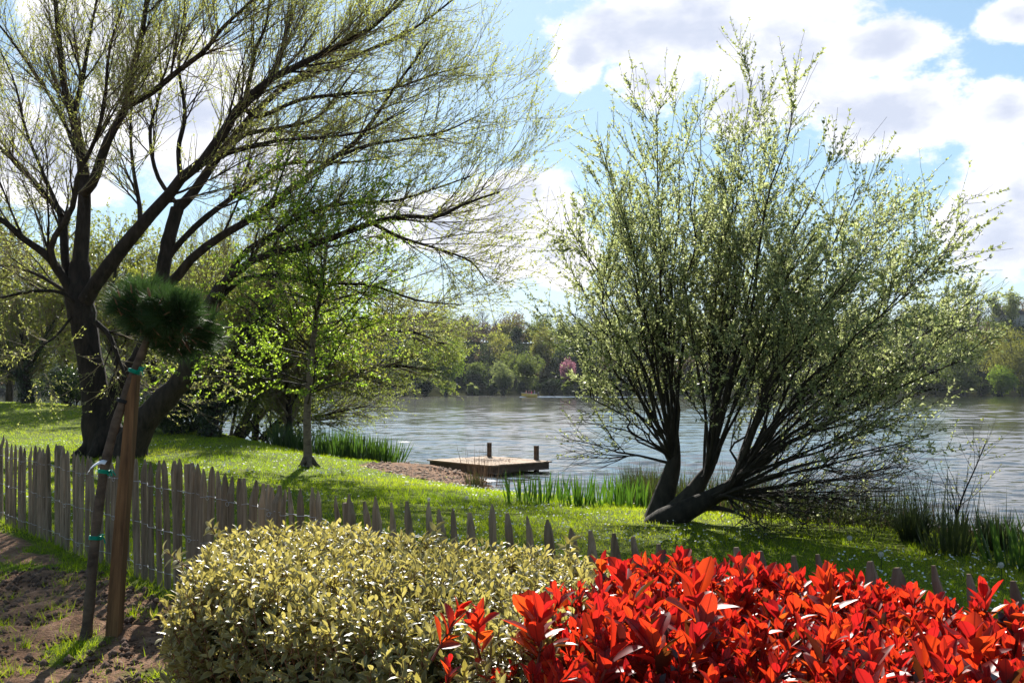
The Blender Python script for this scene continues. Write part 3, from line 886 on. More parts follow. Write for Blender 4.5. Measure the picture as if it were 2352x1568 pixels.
# upright / outward shoots with arching leaves
sd = unit(NW * .65 + np.array([0, 0, .85]) + rng.normal(size=(n_, 3)) * .32)
sl_ = rng.uniform(.08, .17, n_)
base_ = W_ - NW * rng.uniform(.0, .10, (n_, 1)) - sd * (sl_ * .7)[:, None]
P_ = np.stack([base_, base_ + sd * sl_[:, None] * .5 + rng.normal(size=(n_, 3)) * .006, base_ + sd * sl_[:, None]], 1)
g.tubes(P_, np.broadcast_to(np.array([.0028, .0022, .0012]), (n_, 3)), 3, 1)
per = 9
tt = np.tile(np.linspace(.15, 1.0, per), n_) + rng.normal(size=n_ * per) * .03
idx = np.repeat(np.arange(n_), per)
pos = base_[idx] + sd[idx] * (sl_[idx] * tt)[:, None]
ph = np.tile(np.arange(per) * 2.4, n_) + np.repeat(rng.random(n_) * 6.28, per)
e1 = unit(np.cross(sd, np.array([0.3, .2, .1]))); e2 = np.cross(sd, e1)
out_ = e1[idx] * np.cos(ph)[:, None] + e2[idx] * np.sin(ph)[:, None]
tilt = np.radians(np.interp(tt, [0, 1], [75, 25]) + rng.normal(size=len(tt)) * 10)
ld = sd[idx] * np.cos(tilt)[:, None] + out_ * np.sin(tilt)[:, None]
ll = rng.uniform(.030, .052, len(tt)) * np.interp(tt, [0, .8, 1], [1, 1, .7])
g.leaves(pos, ld, sd[idx] + rng.normal(size=pos.shape) * .12, ll, ll * rng.uniform(.36, .46, len(tt)), LEAF, 0, None, rng.uniform(.15, .5, len(tt)), .38)
# longer stray shoots
for px, py, qx, qy, Y in [(478, 1325, 375, 1262, 4.1), (470, 1640, 372, 1452, 3.7), (440, 1350, 410, 1280, 4.3), (520, 1250, 480, 1205, 4.6), (1300, 1290, 1308, 1245, 4.1), (1010, 1260, 1000, 1215, 4.5)]:
    a_, b_ = at(px, py, Y), at(qx, qy, Y - .1)
    m_ = (a_ + b_) / 2 + np.array([0, 0, -.01])
    pp = catmull([a_, m_, b_], 8); g.tubes(pp[None], np.linspace(.0035, .0015, 8)[None], 5, 1)
    k_ = 13
    tt2 = np.linspace(.15, 1, k_); ps = a_ + (b_ - a_) * tt2[:, None]
    ax_ = unit(b_ - a_); u1 = unit(np.cross(ax_, [0, 1, .2])); u2 = np.cross(ax_, u1); ph2 = np.arange(k_) * 2.4
    od = u1 * np.cos(ph2)[:, None] + u2 * np.sin(ph2)[:, None]
    l2 = rng.uniform(.04, .06, k_)
    g.leaves(ps, unit(ax_ * .5 + od * .8), np.tile(ax_ + np.array([0, 0, .4]), (k_, 1)), l2, l2 * .42, LEAF, 0, None, .35, .35)
g.build('foliage', [M['elaeagnus'], M['brown_stem']], yh)
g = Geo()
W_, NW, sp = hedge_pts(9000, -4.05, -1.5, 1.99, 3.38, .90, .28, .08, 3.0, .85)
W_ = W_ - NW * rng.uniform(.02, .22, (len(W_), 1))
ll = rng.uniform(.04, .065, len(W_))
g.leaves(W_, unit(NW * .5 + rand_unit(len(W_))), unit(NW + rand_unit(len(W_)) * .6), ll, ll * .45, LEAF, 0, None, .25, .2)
g.build('inner_leaves', M['elaeagnus_old_shaded'], yh)

base = HU * -.3 + HN * 2.7
rh = thing('red_hedge', 'low clipped hedge covered in glossy bright red young leaves', 'hedge', base)
hedge_core(-1.9, 1.7, 1.95, 3.4, .92, M['red_stem'], rh)
g = Geo()


def red_shoots(W_, sd, sl_, lm, g):
    n_ = len(W_)
    base_ = W_ - sd * sl_[:, None] * .75
    P_ = np.stack([base_, base_ + sd * sl_[:, None] * .5 + rng.normal(size=(n_, 3)) * .006, base_ + sd * sl_[:, None]], 1)
    g.tubes(P_, np.broadcast_to(np.array([.0042, .0036, .002]), (n_, 3)), 5, 1)
    per = 11
    tt = np.tile(np.linspace(.20, 1.0, per), n_) + rng.normal(size=n_ * per) * .03
    idx = np.repeat(np.arange(n_), per)
    pos = base_[idx] + sd[idx] * (sl_[idx] * tt)[:, None]
    ph = np.tile(np.arange(per) * 2.4, n_) + np.repeat(rng.random(n_) * 6.28, per)
    e1 = unit(np.cross(sd, np.array([0.3, .2, .1]))); e2 = np.cross(sd, e1)
    out_ = e1[idx] * np.cos(ph)[:, None] + e2[idx] * np.sin(ph)[:, None]
    tilt = np.radians(np.interp(tt, [0, .6, 1], [62, 40, 14]) + rng.normal(size=len(tt)) * 9)
    ld = sd[idx] * np.cos(tilt)[:, None] + out_ * np.sin(tilt)[:, None]
    ll = lm[idx] * rng.uniform(.8, 1.15, len(tt)) * np.interp(tt, [0, .35, .8, 1], [.75, 1, 1, .62])
    rv = np.clip(.85 - .75 * tt + rng.normal(size=len(tt)) * .22, 0, 1)
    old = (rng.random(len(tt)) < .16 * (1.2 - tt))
    nv = sd[idx] - out_ * .25 + rng.normal(size=pos.shape) * .18
    wd = ll * rng.uniform(.36, .52, len(tt)); cu = rng.uniform(-.08, .34, len(tt))
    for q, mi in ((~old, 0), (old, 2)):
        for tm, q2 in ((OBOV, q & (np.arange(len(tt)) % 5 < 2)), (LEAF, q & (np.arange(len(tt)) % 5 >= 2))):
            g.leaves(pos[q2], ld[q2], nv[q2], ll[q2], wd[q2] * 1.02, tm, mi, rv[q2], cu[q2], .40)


W_, NW, sp = hedge_pts(6400, -2.1, 2.1, 1.96, 3.50, .94, .24, .11, 9.0)
keep = sp[:, 0] > -1.56 - .52 * (sp[:, 1] - 1.96) + .12 * rng.normal(size=len(sp))
W_, NW = W_[keep], NW[keep]
n_ = len(W_)
red_shoots(W_ + NW * rng.uniform(-.05, .05, (n_, 1)), unit(NW * .5 + np.array([0, 0, .95]) + rng.normal(size=(n_, 3)) * .26), rng.uniform(.09, .16, n_), rng.uniform(.044, .080, n_), g)
# the big rosettes that stand above the clipped top and red shoots poking out through the olive hedge
hero = [(1225, 1415, 2.62, .10), (1240, 1430, 2.55, .1), (1440, 1335, 3.0, .1), (1600, 1370, 2.7, .115), (1610, 1440, 2.55, .1), (1400, 1500, 2.42, .1), (2130, 1500, 2.36, .105), (2240, 1490, 2.3, .1), (1505, 1480, 2.45, .105),
        (1040, 1410, 2.72, .075), (1100, 1420, 2.68, .075), (1028, 1545, 2.55, .06), (1700, 1300, 3.2, .08), (1560, 1290, 3.5, .085), (1380, 1300, 3.6, .08), (1900, 1350, 2.9, .09), (1290, 1545, 2.4, .075), (2260, 1380, 2.9, .09)]
Wh = np.array([at(a_, b_ + 20, c_) for a_, b_, c_, d_ in hero]); Lh = np.array([d_ for *_, d_ in hero])
red_shoots(Wh, unit(np.array([0, 0, 1.0]) + rng.normal(size=Wh.shape) * .2), np.full(len(Wh), .15), Lh, g)
g.build('foliage', [M['photinia'], M['red_stem'], M['photinia_old']], rh)
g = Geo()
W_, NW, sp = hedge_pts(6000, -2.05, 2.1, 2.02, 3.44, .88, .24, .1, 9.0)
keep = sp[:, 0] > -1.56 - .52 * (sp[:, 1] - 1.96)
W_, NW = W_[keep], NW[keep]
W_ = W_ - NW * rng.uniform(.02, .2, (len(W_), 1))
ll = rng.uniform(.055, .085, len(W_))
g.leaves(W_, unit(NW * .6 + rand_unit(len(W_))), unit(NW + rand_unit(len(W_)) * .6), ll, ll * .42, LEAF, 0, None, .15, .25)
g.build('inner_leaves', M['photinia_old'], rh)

# ------------------------------------------------------------------ big willow
rng = np.random.default_rng(104)
tb = hit(255, 1045); TY = tb[1]
willow = thing('willow_tree', 'huge old willow with black forked trunks and sweeping limbs in thin spring leaf', 'tree', tb)
PX = TY / FPX


def pxpath(pts, n=14, y0=0.0, y1=0.0, Y=None):
    Yb = TY if Y is None else Y
    k = len(pts)
    return catmull([at(p_[0], p_[1], Yb + y0 + (y1 - y0) * i / (k - 1)) for i, p_ in enumerate(pts)], n)


g = Geo()
trunks = [([(262, 1075), (250, 1040), (228, 960), (214, 870), (200, 790), (190, 730), (181, 680), (183, 640), (184, 602)], [70, 58, 36, 29, 27, 30, 31, 26, 21], 0, .3),
          ([(285, 1070), (297, 1030), (330, 970), (372, 922), (425, 865), (440, 815), (452, 770), (480, 712), (511, 654)], [50, 40, 30, 26, 23, 20, 18, 17, 15], -.4, -1.2),
          ([(245, 960), (272, 885), (319, 819), (352, 740), (370, 650), (385, 560), (407, 480)], [26, 22, 17, 16, 17, 16, 15], .3, 1.6)]
for pts, rd, a_, b_ in trunks:
    p_ = pxpath(pts, 26, a_, b_)
    r_ = np.interp(np.linspace(0, len(rd) - 1, 26), np.arange(len(rd)), rd) * PX
    r_ = r_ * (1 + .05 * rng.normal(size=26))
    g.tubes(p_[None], r_[None], 14)
for a_ in np.linspace(0, 2 * pi, 8)[:-1]:
    d_ = np.array([math.cos(a_), math.sin(a_), 0])
    p_ = catmull([tb + d_ * .2 + [0, 0, .55], tb + d_ * .5 + [0, 0, .2], tb + d_ * .95 + [0, 0, -.12]], 6)
    g.tubes(p_[None], np.array([[.24, .22, .18, .13, .09, .05]]), 8)
g.build('trunk', M['bark'], willow)

limbs = [  # photo path, start and end half-width in photo px, depth offset at start and end
    ([(184, 602), (192, 500), (194, 430), (188, 365), (173, 288), (150, 210), (138, 120), (127, 0), (115, -80)], 21, 5, .3, 1.0),
    ([(194, 442), (215, 415), (246, 326), (288, 246), (307, 154), (326, 77), (338, -10), (345, -80)], 15, 4, .3, -1.5),
    ([(288, 246), (346, 215), (407, 165), (468, 119), (511, 65), (568, 12), (630, -50)], 9, 3, -.6, -2.5),
    ([(196, 690), (225, 645), (265, 591), (330, 511), (384, 453), (419, 407), (480, 357), (530, 276), (559, 235), (622, 181), (693, 147), (769, 109), (832, 80), (895, 29), (960, -30)], 21, 3, 0, -2.5),
    ([(530, 276), (576, 230), (630, 169), (655, 77), (668, -30)], 9, 3, -.8, .5),
    ([(407, 480), (442, 445), (492, 372), (538, 315), (590, 255), (664, 190), (760, 150), (860, 110), (960, 60), (1040, 0)], 16, 3, 1.6, 3.0),
    ([(368, 665), (398, 645), (442, 592), (499, 548), (560, 512), (622, 470), (693, 416), (769, 361), (832, 311), (895, 218), (937, 160), (990, 90)], 15, 2.5, .8, -.5),
    ([(769, 361), (853, 332), (937, 319), (1021, 302), (1090, 270)], 5, 2, -.9, -1.5),
    ([(378, 610), (398, 575), (455, 515), (517, 466), (601, 407), (664, 374), (748, 374), (840, 370), (920, 355)], 11, 2, 1.2, 2.5),
    ([(490, 690), (513, 652), (538, 611), (570, 572), (622, 542), (685, 500), (752, 475), (811, 464), (895, 464), (980, 440), (1080, 405)], 9, 2, -1.2, -2.8),
    ([(480, 712), (511, 654), (550, 620), (601, 588), (727, 559), (853, 512), (937, 496), (1000, 500), (1063, 470), (1147, 441)], 13, 2.5, -1.2, -3.2),
    ([(500, 690), (560, 640), (640, 632), (740, 650), (850, 655), (960, 690), (1060, 700)], 7, 1.5, -1.1, -3.5),
    ([(853, 512), (920, 545), (1000, 570), (1080, 600), (1120, 650)], 5, 1.5, -2.0, -3.0),
    ([(480, 357), (517, 357), (559, 311), (664, 290), (714, 277), (752, 248), (800, 180), (850, 120)], 8, 2, -.4, 1.8),
    ([(470, 370), (551, 344), (643, 323), (752, 315), (840, 300), (940, 250)], 7, 2, -.4, -1.6),
    ([(559, 245), (593, 269), (685, 231), (769, 218), (895, 206), (1000, 170), (1080, 150)], 7, 2, -.8, .8),
    ([(560, 240), (574, 180), (588, 113), (610, 60), (625, -40)], 7, 2.5, -.8, -2.0),
    ([(622, 181), (645, 130), (664, 63), (690, -20)], 6, 2, -1.2, -.2),
    ([(415, 412), (410, 340), (425, 260), (410, 150), (425, 60), (420, -60)], 8, 2.5, 1.0, 2.5),
    ([(322, 525), (320, 470), (305, 380), (300, 280), (310, 160)], 8, 2.5, .2, 1.6),
    ([(170, 680), (127, 610), (100, 580), (50, 545), (0, 503), (-90, 470)], 14, 6, .1, -1.0),
    ([(172, 690), (150, 600), (142, 495), (100, 445), (50, 385), (0, 342), (-90, 280)], 13, 6, .2, 1.5),
    ([(178, 700), (140, 672), (90, 668), (40, 675), (-40, 695)], 6, 3, 0, -1.5),
    ([(178, 690), (120, 650), (60, 620), (0, 608), (-60, 600)], 6, 3, 0, .8),
    ([(127, 612), (118, 560), (165, 480), (180, 400), (215, 330), (240, 240), (250, 120), (280, 20)], 9, 3, -.2, -1.8),
    ([(142, 495), (100, 400), (60, 300), (30, 180), (-20, 80)], 6, 2, .4, 1.8),
    ([(188, 365), (120, 230), (60, 140), (0, 60), (-40, 20)], 6, 2.5, .4, 2.0),
    ([(165, 270), (190, 180), (205, 90), (230, -40)], 8, 3, .5, 1.2),
    ([(407, 470), (360, 400), (345, 300), (370, 200), (365, 80), (390, -30)], 7, 2.5, 1.6, 2.8),
    ([(170, 720), (130, 770), (90, 800), (55, 850)], 4, 1.5, 0, -1.2),
    ([(220, 740), (250, 770), (275, 830), (290, 870)], 8, 4, -.1, -.4),
]
LP, LR = [], []
for pts, r0, r1, a_, b_ in limbs:
    p_ = pxpath(pts, 18, a_, b_)
    LP.append(p_); LR.append(np.linspace(r0 * .86, r1 * .7, 18) * PX * (1 + .04 * rng.normal(size=18)))
LP, LR = np.array(LP), np.array(LR)
bias_r = np.array([.22, 0, .18])
allP1, allR1 = [], []
for k in range(len(LP)):
    g = Geo(); g.tubes(LP[k][None], LR[k][None], 9)
    # secondary branches belong to their limb
    Ltot = np.linalg.norm(np.diff(LP[k], axis=0), axis=1).sum()
    n1 = max(4, int(Ltot * 2.1))
    right = LP[k][-1, 0] > tb[0] + .5
    Q, RQ = grow(LP[k][None], LR[k][None], n1, (.22, 1.0), (14, 48), (1.4, 3.7), 8, .28, bias_r * (1 if right else [-.4, 1, 1.6]), .07, .42, .034, .006, .22, .45)
    g.tubes(Q, RQ, 5)
    allP1.append(Q); allR1.append(RQ)
    g.build('limb', M['bark'], willow)
P1, R1 = np.concatenate(allP1), np.concatenate(allR1)
LPs = LP[:, 5:][:, ::1]
g = Geo()
P2, R2 = grow(P1, R1, 3000, (.12, 1.0), (12, 42), (.7, 2.0), 6, .55, None, .09, .6, .011, .004, .35, .35)
g.tubes(P2, R2, 4, 0)
P2b, R2b = grow(LP, LR, 700, (.3, 1.0), (30, 70), (.7, 2.4), 6, .7, None, .08, .4, .012, .0045, .35, .3)
g.tubes(P2b, R2b, 4, 0)
P2, R2 = np.concatenate([P2, P2b]), np.concatenate([R2, R2b])
P3, R3 = grow(P2, R2, 12500, (.15, 1.0), (10, 40), (.3, .95), 4, .5, None, .08, .8, .005, .0028, .5, .3)
g.tubes(P3, R3, 3, 0)
g.build('twigs', M['twig'], willow)
g = Geo()
leaf_on(g, P3, R3, 135000, (.03, .075), .40, (20, 60), (.1, 1.0), 0)
leaf_on(g, P2, R2, 16000, (.03, .065), .38, (20, 60), (.2, 1.0), 0)
g.build('crown', M['willow_leaf'], willow)

# ------------------------------------------------------------------ grey sallow on the right bank
rng = np.random.default_rng(105)
rb = hit(1528, 1192); RY = rb[1]
sal = thing('sallow_tree', 'many stemmed sallow with small grey green leaves spreading over the right bank', 'tree', rb)
PR = RY / FPX
g = Geo()
main = [([(1508, 1262), (1510, 1215), (1516, 1182), (1527, 1134), (1545, 1074), (1553, 1030), (1556, 985)], [52, 42, 34, 25, 19, 10, 1.5], 0, .1),
        ([(1525, 1262), (1535, 1212), (1553, 1182), (1591, 1134), (1612, 1100), (1638, 1060), (1652, 1005)], [46, 40, 31, 21, 16, 9, 1.5], -.1, -.4),
        ([(1490, 1262), (1512, 1214), (1540, 1192), (1579, 1170), (1627, 1146), (1675, 1118), (1715, 1075), (1745, 1030)], [44, 38, 32, 24, 20, 15, 8, 1.5], -.2, -.8),
        ([(1640, 1142), (1700, 1140), (1760, 1140)], [9, 5, 1.5], -.4, -.9),
        ([(1600, 1165), (1660, 1168), (1720, 1188)], [8, 5, 1.5], -.4, -.9)]
for pts, rd, a_, b_ in main:
    p_ = pxpath(pts, 14, a_, b_, RY)
    r_ = np.interp(np.linspace(0, len(rd) - 1, 14), np.arange(len(rd)), rd) * PR
    g.tubes(p_[None], r_[None], 12)
g.build('trunk', M['sallow'], sal)
stems = []
def fan(root, tips, r0, y0, spread, lift=.35, low=(-6, 40)):
    tips = [(root[0] + (a_ - root[0]) * (.97 if a_ < root[0] else .965), root[1] + (b_ - root[1]) * .905) for a_, b_ in tips]
    for q, (tx_, ty_) in enumerate(tips):
        b_ = y0 + rng.uniform(-spread, spread)
        f_ = rng.random(); rx, ry = root[0] + rng.uniform(-5, 5) + f_ * low[0], root[1] + rng.uniform(-4, 4) + f_ * low[1]
        mx_, my_ = rx + (tx_ - rx) * (.42 - lift * .35), ry + (ty_ - ry) * (.42 + lift * .15)
        m2x, m2y = rx + (tx_ - rx) * .72, ry + (ty_ - ry) * (.76)
        p_ = pxpath([(rx, ry), ((rx + mx_) / 2 + rng.normal() * 5, (ry + my_) / 2), (mx_ + rng.normal() * 13, my_), ((mx_ + m2x) / 2 + rng.normal() * 9, (my_ + m2y) / 2), (m2x + rng.normal() * 13, m2y), ((m2x + tx_) / 2 + rng.normal() * 10, (m2y + ty_) / 2), (tx_, ty_)], 14, y0, b_, RY)
        stems.append((p_, (r0 * rng.uniform(.65, 1.1) * (1 - np.linspace(0, 1, 14)) ** 1.5 + .9) * PR))
fan((1553, 1040), [(1290, 440), (1310, 590), (1375, 250), (1430, 330), (1505, 165), (1560, 270), (1610, 190), (1300, 760), (1350, 880), (1400, 430), (1360, 640), (1470, 260), (1540, 380), (1600, 330), (1450, 560), (1330, 950), (1400, 800), (1480, 700), (1530, 560), (1340, 540), (1420, 640), (1380, 730), (1440, 500), (1300, 680), (1410, 900)], 3.6, .1, 2.6, .12)
fan((1340 + 210, 1065), [(1330, 1010), (1420, 930)], 3.5, .1, 1.0, .0, (0, 0))
fan((1640, 1060), [(1730, 90), (1690, 190), (1790, 240), (1830, 160), (1905, 315), (1760, 350), (1850, 400), (1660, 330), (1700, 480), (1800, 520), (1640, 520), (1740, 650), (1880, 480), (1600, 700), (1690, 800), (1570, 600), (1640, 420), (1700, 400), (1780, 430), (1820, 620), (1710, 560)], 3.7, -.4, 2.4, .12, (-28, 42))
fan((1700, 1090), [(1980, 360), (2075, 385), (2150, 480), (2205, 510), (2285, 625), (2250, 700), (2170, 760), (2100, 630), (2000, 540), (2160, 870), (2230, 800), (1930, 600), (2040, 720), (1960, 760), (2080, 820), (1900, 830), (2010, 470), (2120, 560), (1860, 700), (1820, 850), (2050, 880), (2120, 930), (1780, 780), (1750, 900), (2180, 640), (2060, 480), (1960, 460), (2190, 700)], 3.6, -.8, 2.8, .18, (-30, 32))
fan((1690, 1118), [(2060, 960), (2150, 990), (2085, 1080), (1985, 1090), (1910, 1150), (1830, 1185), (2000, 1010), (1850, 1070), (1940, 930), (1890, 1010), (1990, 1150), (1780, 1200), (1860, 960), (2060, 1030), (2100, 1010)], 3.6, -.7, 1.8, .1, (-50, 24))
fan((1640, 1140), [(1760, 1222), (1810, 1228), (1870, 1215), (1925, 1195), (1975, 1175), (2040, 1150), (2090, 1125), (2070, 1180), (1840, 1150), (1720, 1215), (1890, 1120), (1990, 1085), (1790, 1180), (2120, 1060)], 2.6, -.5, 1.6, -.1, (60, -20))
SP, SR = np.array([s_[0] for s_ in stems]), np.array([s_[1] for s_ in stems])
for k in range(len(SP)):
    g = Geo(); g.tubes(SP[k][None], SR[k][None], 6)
    g.build('stem', M['sallow'], sal)
Q1, RQ1 = grow(SP, SR, 640, (.2, 1.0), (15, 48), (.6, 1.7), 7, .40, (.05, 0, .12), .07, .55, .015, .004, .3, .5)
Q2, RQ2 = grow(Q1, RQ1, 6200, (.1, 1.0), (15, 50), (.25, .75), 5, .35, None, .09, .7, .007, .003, .45, .3)
Q2b, RQ2b = grow(SP, SR, 1900, (.35, 1.0), (20, 55), (.25, .7), 5, .4, None, .09, .5, .007, .003, .45, .3)
g = Geo(); g.tubes(Q1, RQ1, 4); g.tubes(Q2, RQ2, 3); g.tubes(Q2b, RQ2b, 3)
g.build('twigs', M['sallow'], sal)
Q2, RQ2 = np.concatenate([Q2, Q2b]), np.concatenate([RQ2, RQ2b])
zt = Q2[:, -1, 2]
wgt = np.clip((zt - rb[2] - .6) / 2.0, .05, 1)
kk = rng.choice(len(Q2), 9000, p=wgt / wgt.sum())
g = Geo()
leaf_on(g, Q2[kk], RQ2[kk], 104000, (.027, .056), .52, (25, 70), (.05, 1.0), 0, KITE, .3)
wq = np.clip((Q1[:, -1, 2] - rb[2] - .6) / 2.0, .05, 1); kk = rng.choice(len(Q1), 700, p=wq / wq.sum())
leaf_on(g, Q1[kk], RQ1[kk], 12000, (.027, .052), .52, (25, 70), (.3, 1.0), 0, KITE, .3)
g.build('crown', M['sallow_leaf'], sal)

# ------------------------------------------------------------------ slender young tree on the lawn
rng = np.random.default_rng(106)
yb = hit(707, 1072); YY = yb[1]; PY = YY / FPX
yt = thing('young_tree', 'slender young tree with a pale trunk and fresh green leaves on the lawn edge', 'tree', yb)
g = Geo()
tp = pxpath([(703, 1085), (707, 1050), (705, 960), (710, 880), (717, 800), (728, 720), (738, 650), (748, 590), (752, 540)], 24, 0, .3, YY)
tr = np.interp(np.linspace(0, 1, 24), [0, .06, .15, .5, 1], [20, 13, 9.5, 7, 2]) * PY
g.tubes(tp[None], tr[None], 12)
for a_ in (0.3, 2.2, 4.0, 5.2):
    d_ = np.array([math.cos(a_), math.sin(a_), 0])
    g.tubes(catmull([yb + d_ * .06 + [0, 0, .18], yb + d_ * .16 + [0, 0, .05], yb + d_ * .3 + [0, 0, -.05]], 5)[None], np.array([[.07, .06, .05, .04, .02]]), 7)
g.build('trunk', M['pale_bark'], yt)
B1, RB1 = grow(tp[None], tr[None], 60, (.28, 1.0), (50, 85), (1.8, 4.3), 9, .05, None, .08, .45, .022, .008, .25, .45)
B2, RB2 = grow(B1, RB1, 800, (.2, 1.0), (25, 60), (.4, 1.2), 6, .1, None, .1, .6, .008, .0035, .4, .3)
g = Geo(); g.tubes(B1, RB1, 5); g.tubes(B2, RB2, 3)
g.build('branches', M['sallow'], yt)
g = Geo()
leaf_on(g, B2, RB2, 19000, (.045, .088), .6, (30, 80), (.1, 1), 0, KITE, 1.2, .15)
g.build('crown', M['fresh_leaf'], yt)


# ------------------------------------------------------------------ trees and shrubs along the left bank
rng = np.random.default_rng(107)
def side_tree(name, label, base, paths, Y, leaf, n1, n2, nl, ll, lw, lean=(0, 0, .2), l1=(1.5, 3.5), l2=(.5, 1.4), bark='bark', up=.3, t1=(.35, 1.0), group=None, wig=.08, drape=0.0, spread=1.5, ivy=0):
    o = thing(name, label, 'tree', base, group)
    P_ = np.array([pxpath(p_, 14, 0, rng.uniform(-spread, spread), Y) for p_, a_, b_ in paths])
    R_ = np.array([np.linspace(a_, b_, 14) * Y / FPX for p_, a_, b_ in paths])
    g = Geo(); g.tubes(P_, R_, 9); g.build('trunk', M[bark], o)
    A1, RA1 = grow(P_, R_, n1, t1, (20, 60), l1, 8, up, lean, wig, .5, .05, .01, .25, .4)
    A2, RA2 = grow(A1, RA1, n2, (.15, 1), (20, 55), l2, 5, up * .7 - drape, None, .1, .6, .012, .005, .4, .3)
    g = Geo(); g.tubes(A1, RA1, 5); g.tubes(A2, RA2, 3); g.build('branches', M['twig'], o)
    g = Geo(); leaf_on(g, A2, RA2, nl, ll, lw, (30, 80), (.1, 1), 0, KITE, .4)
    g.build('crown', M[leaf], o)
    if ivy:
        g = Geo(); _, t_, ps, tn, r_ = sample_on(P_, R_, ivy, 0.05, .7)
        od = rand_unit(ivy); od = unit(od - tn * (od * tn).sum(1, keepdims=True))
        ps = ps + od * (r_[:, None] + rng.uniform(0, .22, (ivy, 1)))
        sz = rng.uniform(.06, .11, ivy)
        g.leaves(ps, unit(rand_unit(ivy) + [0, 0, -.6]), unit(od + rand_unit(ivy) * .4), sz, sz * .9, KITE, 0)
        g.build('ivy', M['ivy_leaf'], o)
    return o


b1 = hit(485, 1003)
side_tree('ivy_tree', 'dark ivy clad leaning tree rising from the grassy rim behind the clipped pine', b1,
          [([(478, 1015), (492, 960), (508, 880), (530, 800), (575, 700)], 15, 5), ([(480, 1010), (470, 940), (450, 860), (455, 760), (470, 640)], 9, 3), ([(508, 880), (560, 790), (610, 690), (650, 590)], 8, 3)],
          b1[1], 'olive_leaf', 90, 900, 9000, (.05, .10), .6, (.1, 0, .15), (1.2, 3.2), (.5, 1.3), ivy=4200)
b2 = hit(545, 1003)
side_tree('leaning_willow', 'willow with two dark trunks leaning right over the water behind the young tree', b2,
          [([(540, 1012), (565, 960), (595, 890), (640, 800), (720, 690), (800, 620)], 12, 3), ([(548, 1010), (600, 950), (680, 870), (780, 800), (900, 740), (1000, 720)], 10, 2.5), ([(595, 890), (620, 800), (640, 690), (650, 600)], 7, 2)],
          b2[1] + .5, 'olive_leaf', 110, 1300, 21000, (.045, .09), .45, (.28, 0, .1), (1.6, 4.2), (.6, 1.5), ivy=500)
b3 = hit(600, 1004)
side_tree('low_willow', 'low willow sprawling outward with twigs trailing just above the water', b3,
          [([(598, 1012), (650, 960), (720, 900), (810, 860), (900, 840), (1000, 850)], 9, 2), ([(600, 1008), (680, 970), (760, 950), (850, 930)], 6, 1.5), ([(650, 960), (720, 870), (820, 790), (930, 760), (1020, 790)], 7, 2)],
          b3[1] + 1.0, 'olive_leaf', 90, 1100, 19000, (.045, .09), .45, (.3, 0, .02), (1.2, 3.2), (.5, 1.3), up=.1, drape=.15)
b4 = hit(400, 1000)
side_tree('thicket_willow', 'bushy willow with many thin upright brown stems behind the great willow', b4,
          [([(400 + q * 26, 1000), (410 + q * 30, 860), (425 + q * 38, 700), (440 + q * 46, 560 - 20 * (q % 3))], 4, 1.2) for q in range(7)],
          b4[1] + 3.5, 'willow_leaf', 150, 1900, 10000, (.04, .08), .4, (.12, 0, .3), (1.2, 3.4), (.6, 1.6), 'twig', .6)


def bush(name, label, cat, base, rx, ry, rz, leaf, n, size, group=None, lobes=9, stems=12, dens=.55):
    """shrub: stems from the base and leaf clumps on lobes of its crown"""
    o = thing(name, label, cat, base, group)
    lc = rng.normal(size=(lobes, 3)) * .42; lc[:, 2] = np.abs(lc[:, 2]) * .8
    lc = base + np.array([0, 0, rz * .45]) + lc * np.array([rx, ry, rz]) * .9
    lr = rng.uniform(.35, .6, lobes) * min(rx, rz)
    g = Geo()
    tip = lc[rng.integers(lobes, size=stems)] + rng.normal(size=(stems, 3)) * .2 * rx
    bs = base + rng.normal(size=(stems, 3)) * np.array([.25 * rx, .25 * ry, 0]) * .5 - [0, 0, .1]
    md = (tip + bs) / 2 + rng.normal(size=(stems, 3)) * .08 * rx
    g.tubes(np.stack([bs, md, tip], 1), np.broadcast_to(np.array([.05, .03, .012]) * max(rz / 3, .6), (stems, 3)), 5)
    g.build('trunk' if cat == 'tree' else 'stems', M['sallow'], o)
    k = rng.integers(lobes, size=n)
    d_ = rand_unit(n)
    rr = lr[k] * (1 - (1 - dens) * rng.random(n)) * (1 + .3 * fbm(d_[:, 0] * 2.4 + k, d_[:, 1] * 2.4, d_[:, 2] * 2.4, 3))
    ps = lc[k] + d_ * rr[:, None] * np.array([1.05, 1.05, .95])
    ok = ps[:, 2] > base[2] - .1
    ps, d_ = ps[ok], d_[ok]
    sz = rng.uniform(.6, 1.3, len(ps)) * size
    g = Geo(); g.leaves(ps, unit(d_ * .5 + rand_unit(len(ps)) + [0, 0, -.2]), unit(d_ + rand_unit(len(ps)) * .8), sz, sz * .6, KITE, 0)
    g.build('crown' if cat == 'tree' else 'foliage', M[leaf], o)
    return o


for px, py, Y, rx, rz, lf, nm, lab, ct, n_, sz in [
        (395, 985, 34, 1.5, 1.2, 'ivy_leaf', 'ivy_bush', 'low dark ivy mound between the great willow and the ivy clad tree', 'bush', 7000, .10),
        (455, 990, 35.5, 1.6, 2.6, 'ivy_leaf', 'holly_bush', 'tall shady evergreen bush beside the ivy clad leaning tree', 'bush', 9000, .10),
        (165, 925, 52, 1.6, 1.9, 'ivy_leaf', 'laurel_bush', 'dark rounded bush left of the great willow trunk', 'bush', 6000, .13),
        (640, 960, 37, 2.4, 2.4, 'olive_leaf', 'alder_bush', 'green waterside bush behind the slender young tree', 'bush', 9000, .10)]:
    b_ = hit(px, py) if py > 950 else None
    X_ = (px - CX) / FPX * Y
    bush(nm, lab, ct, np.array([X_, Y, float(gz(X_, Y))]), rx, rx, rz, lf, n_, sz)
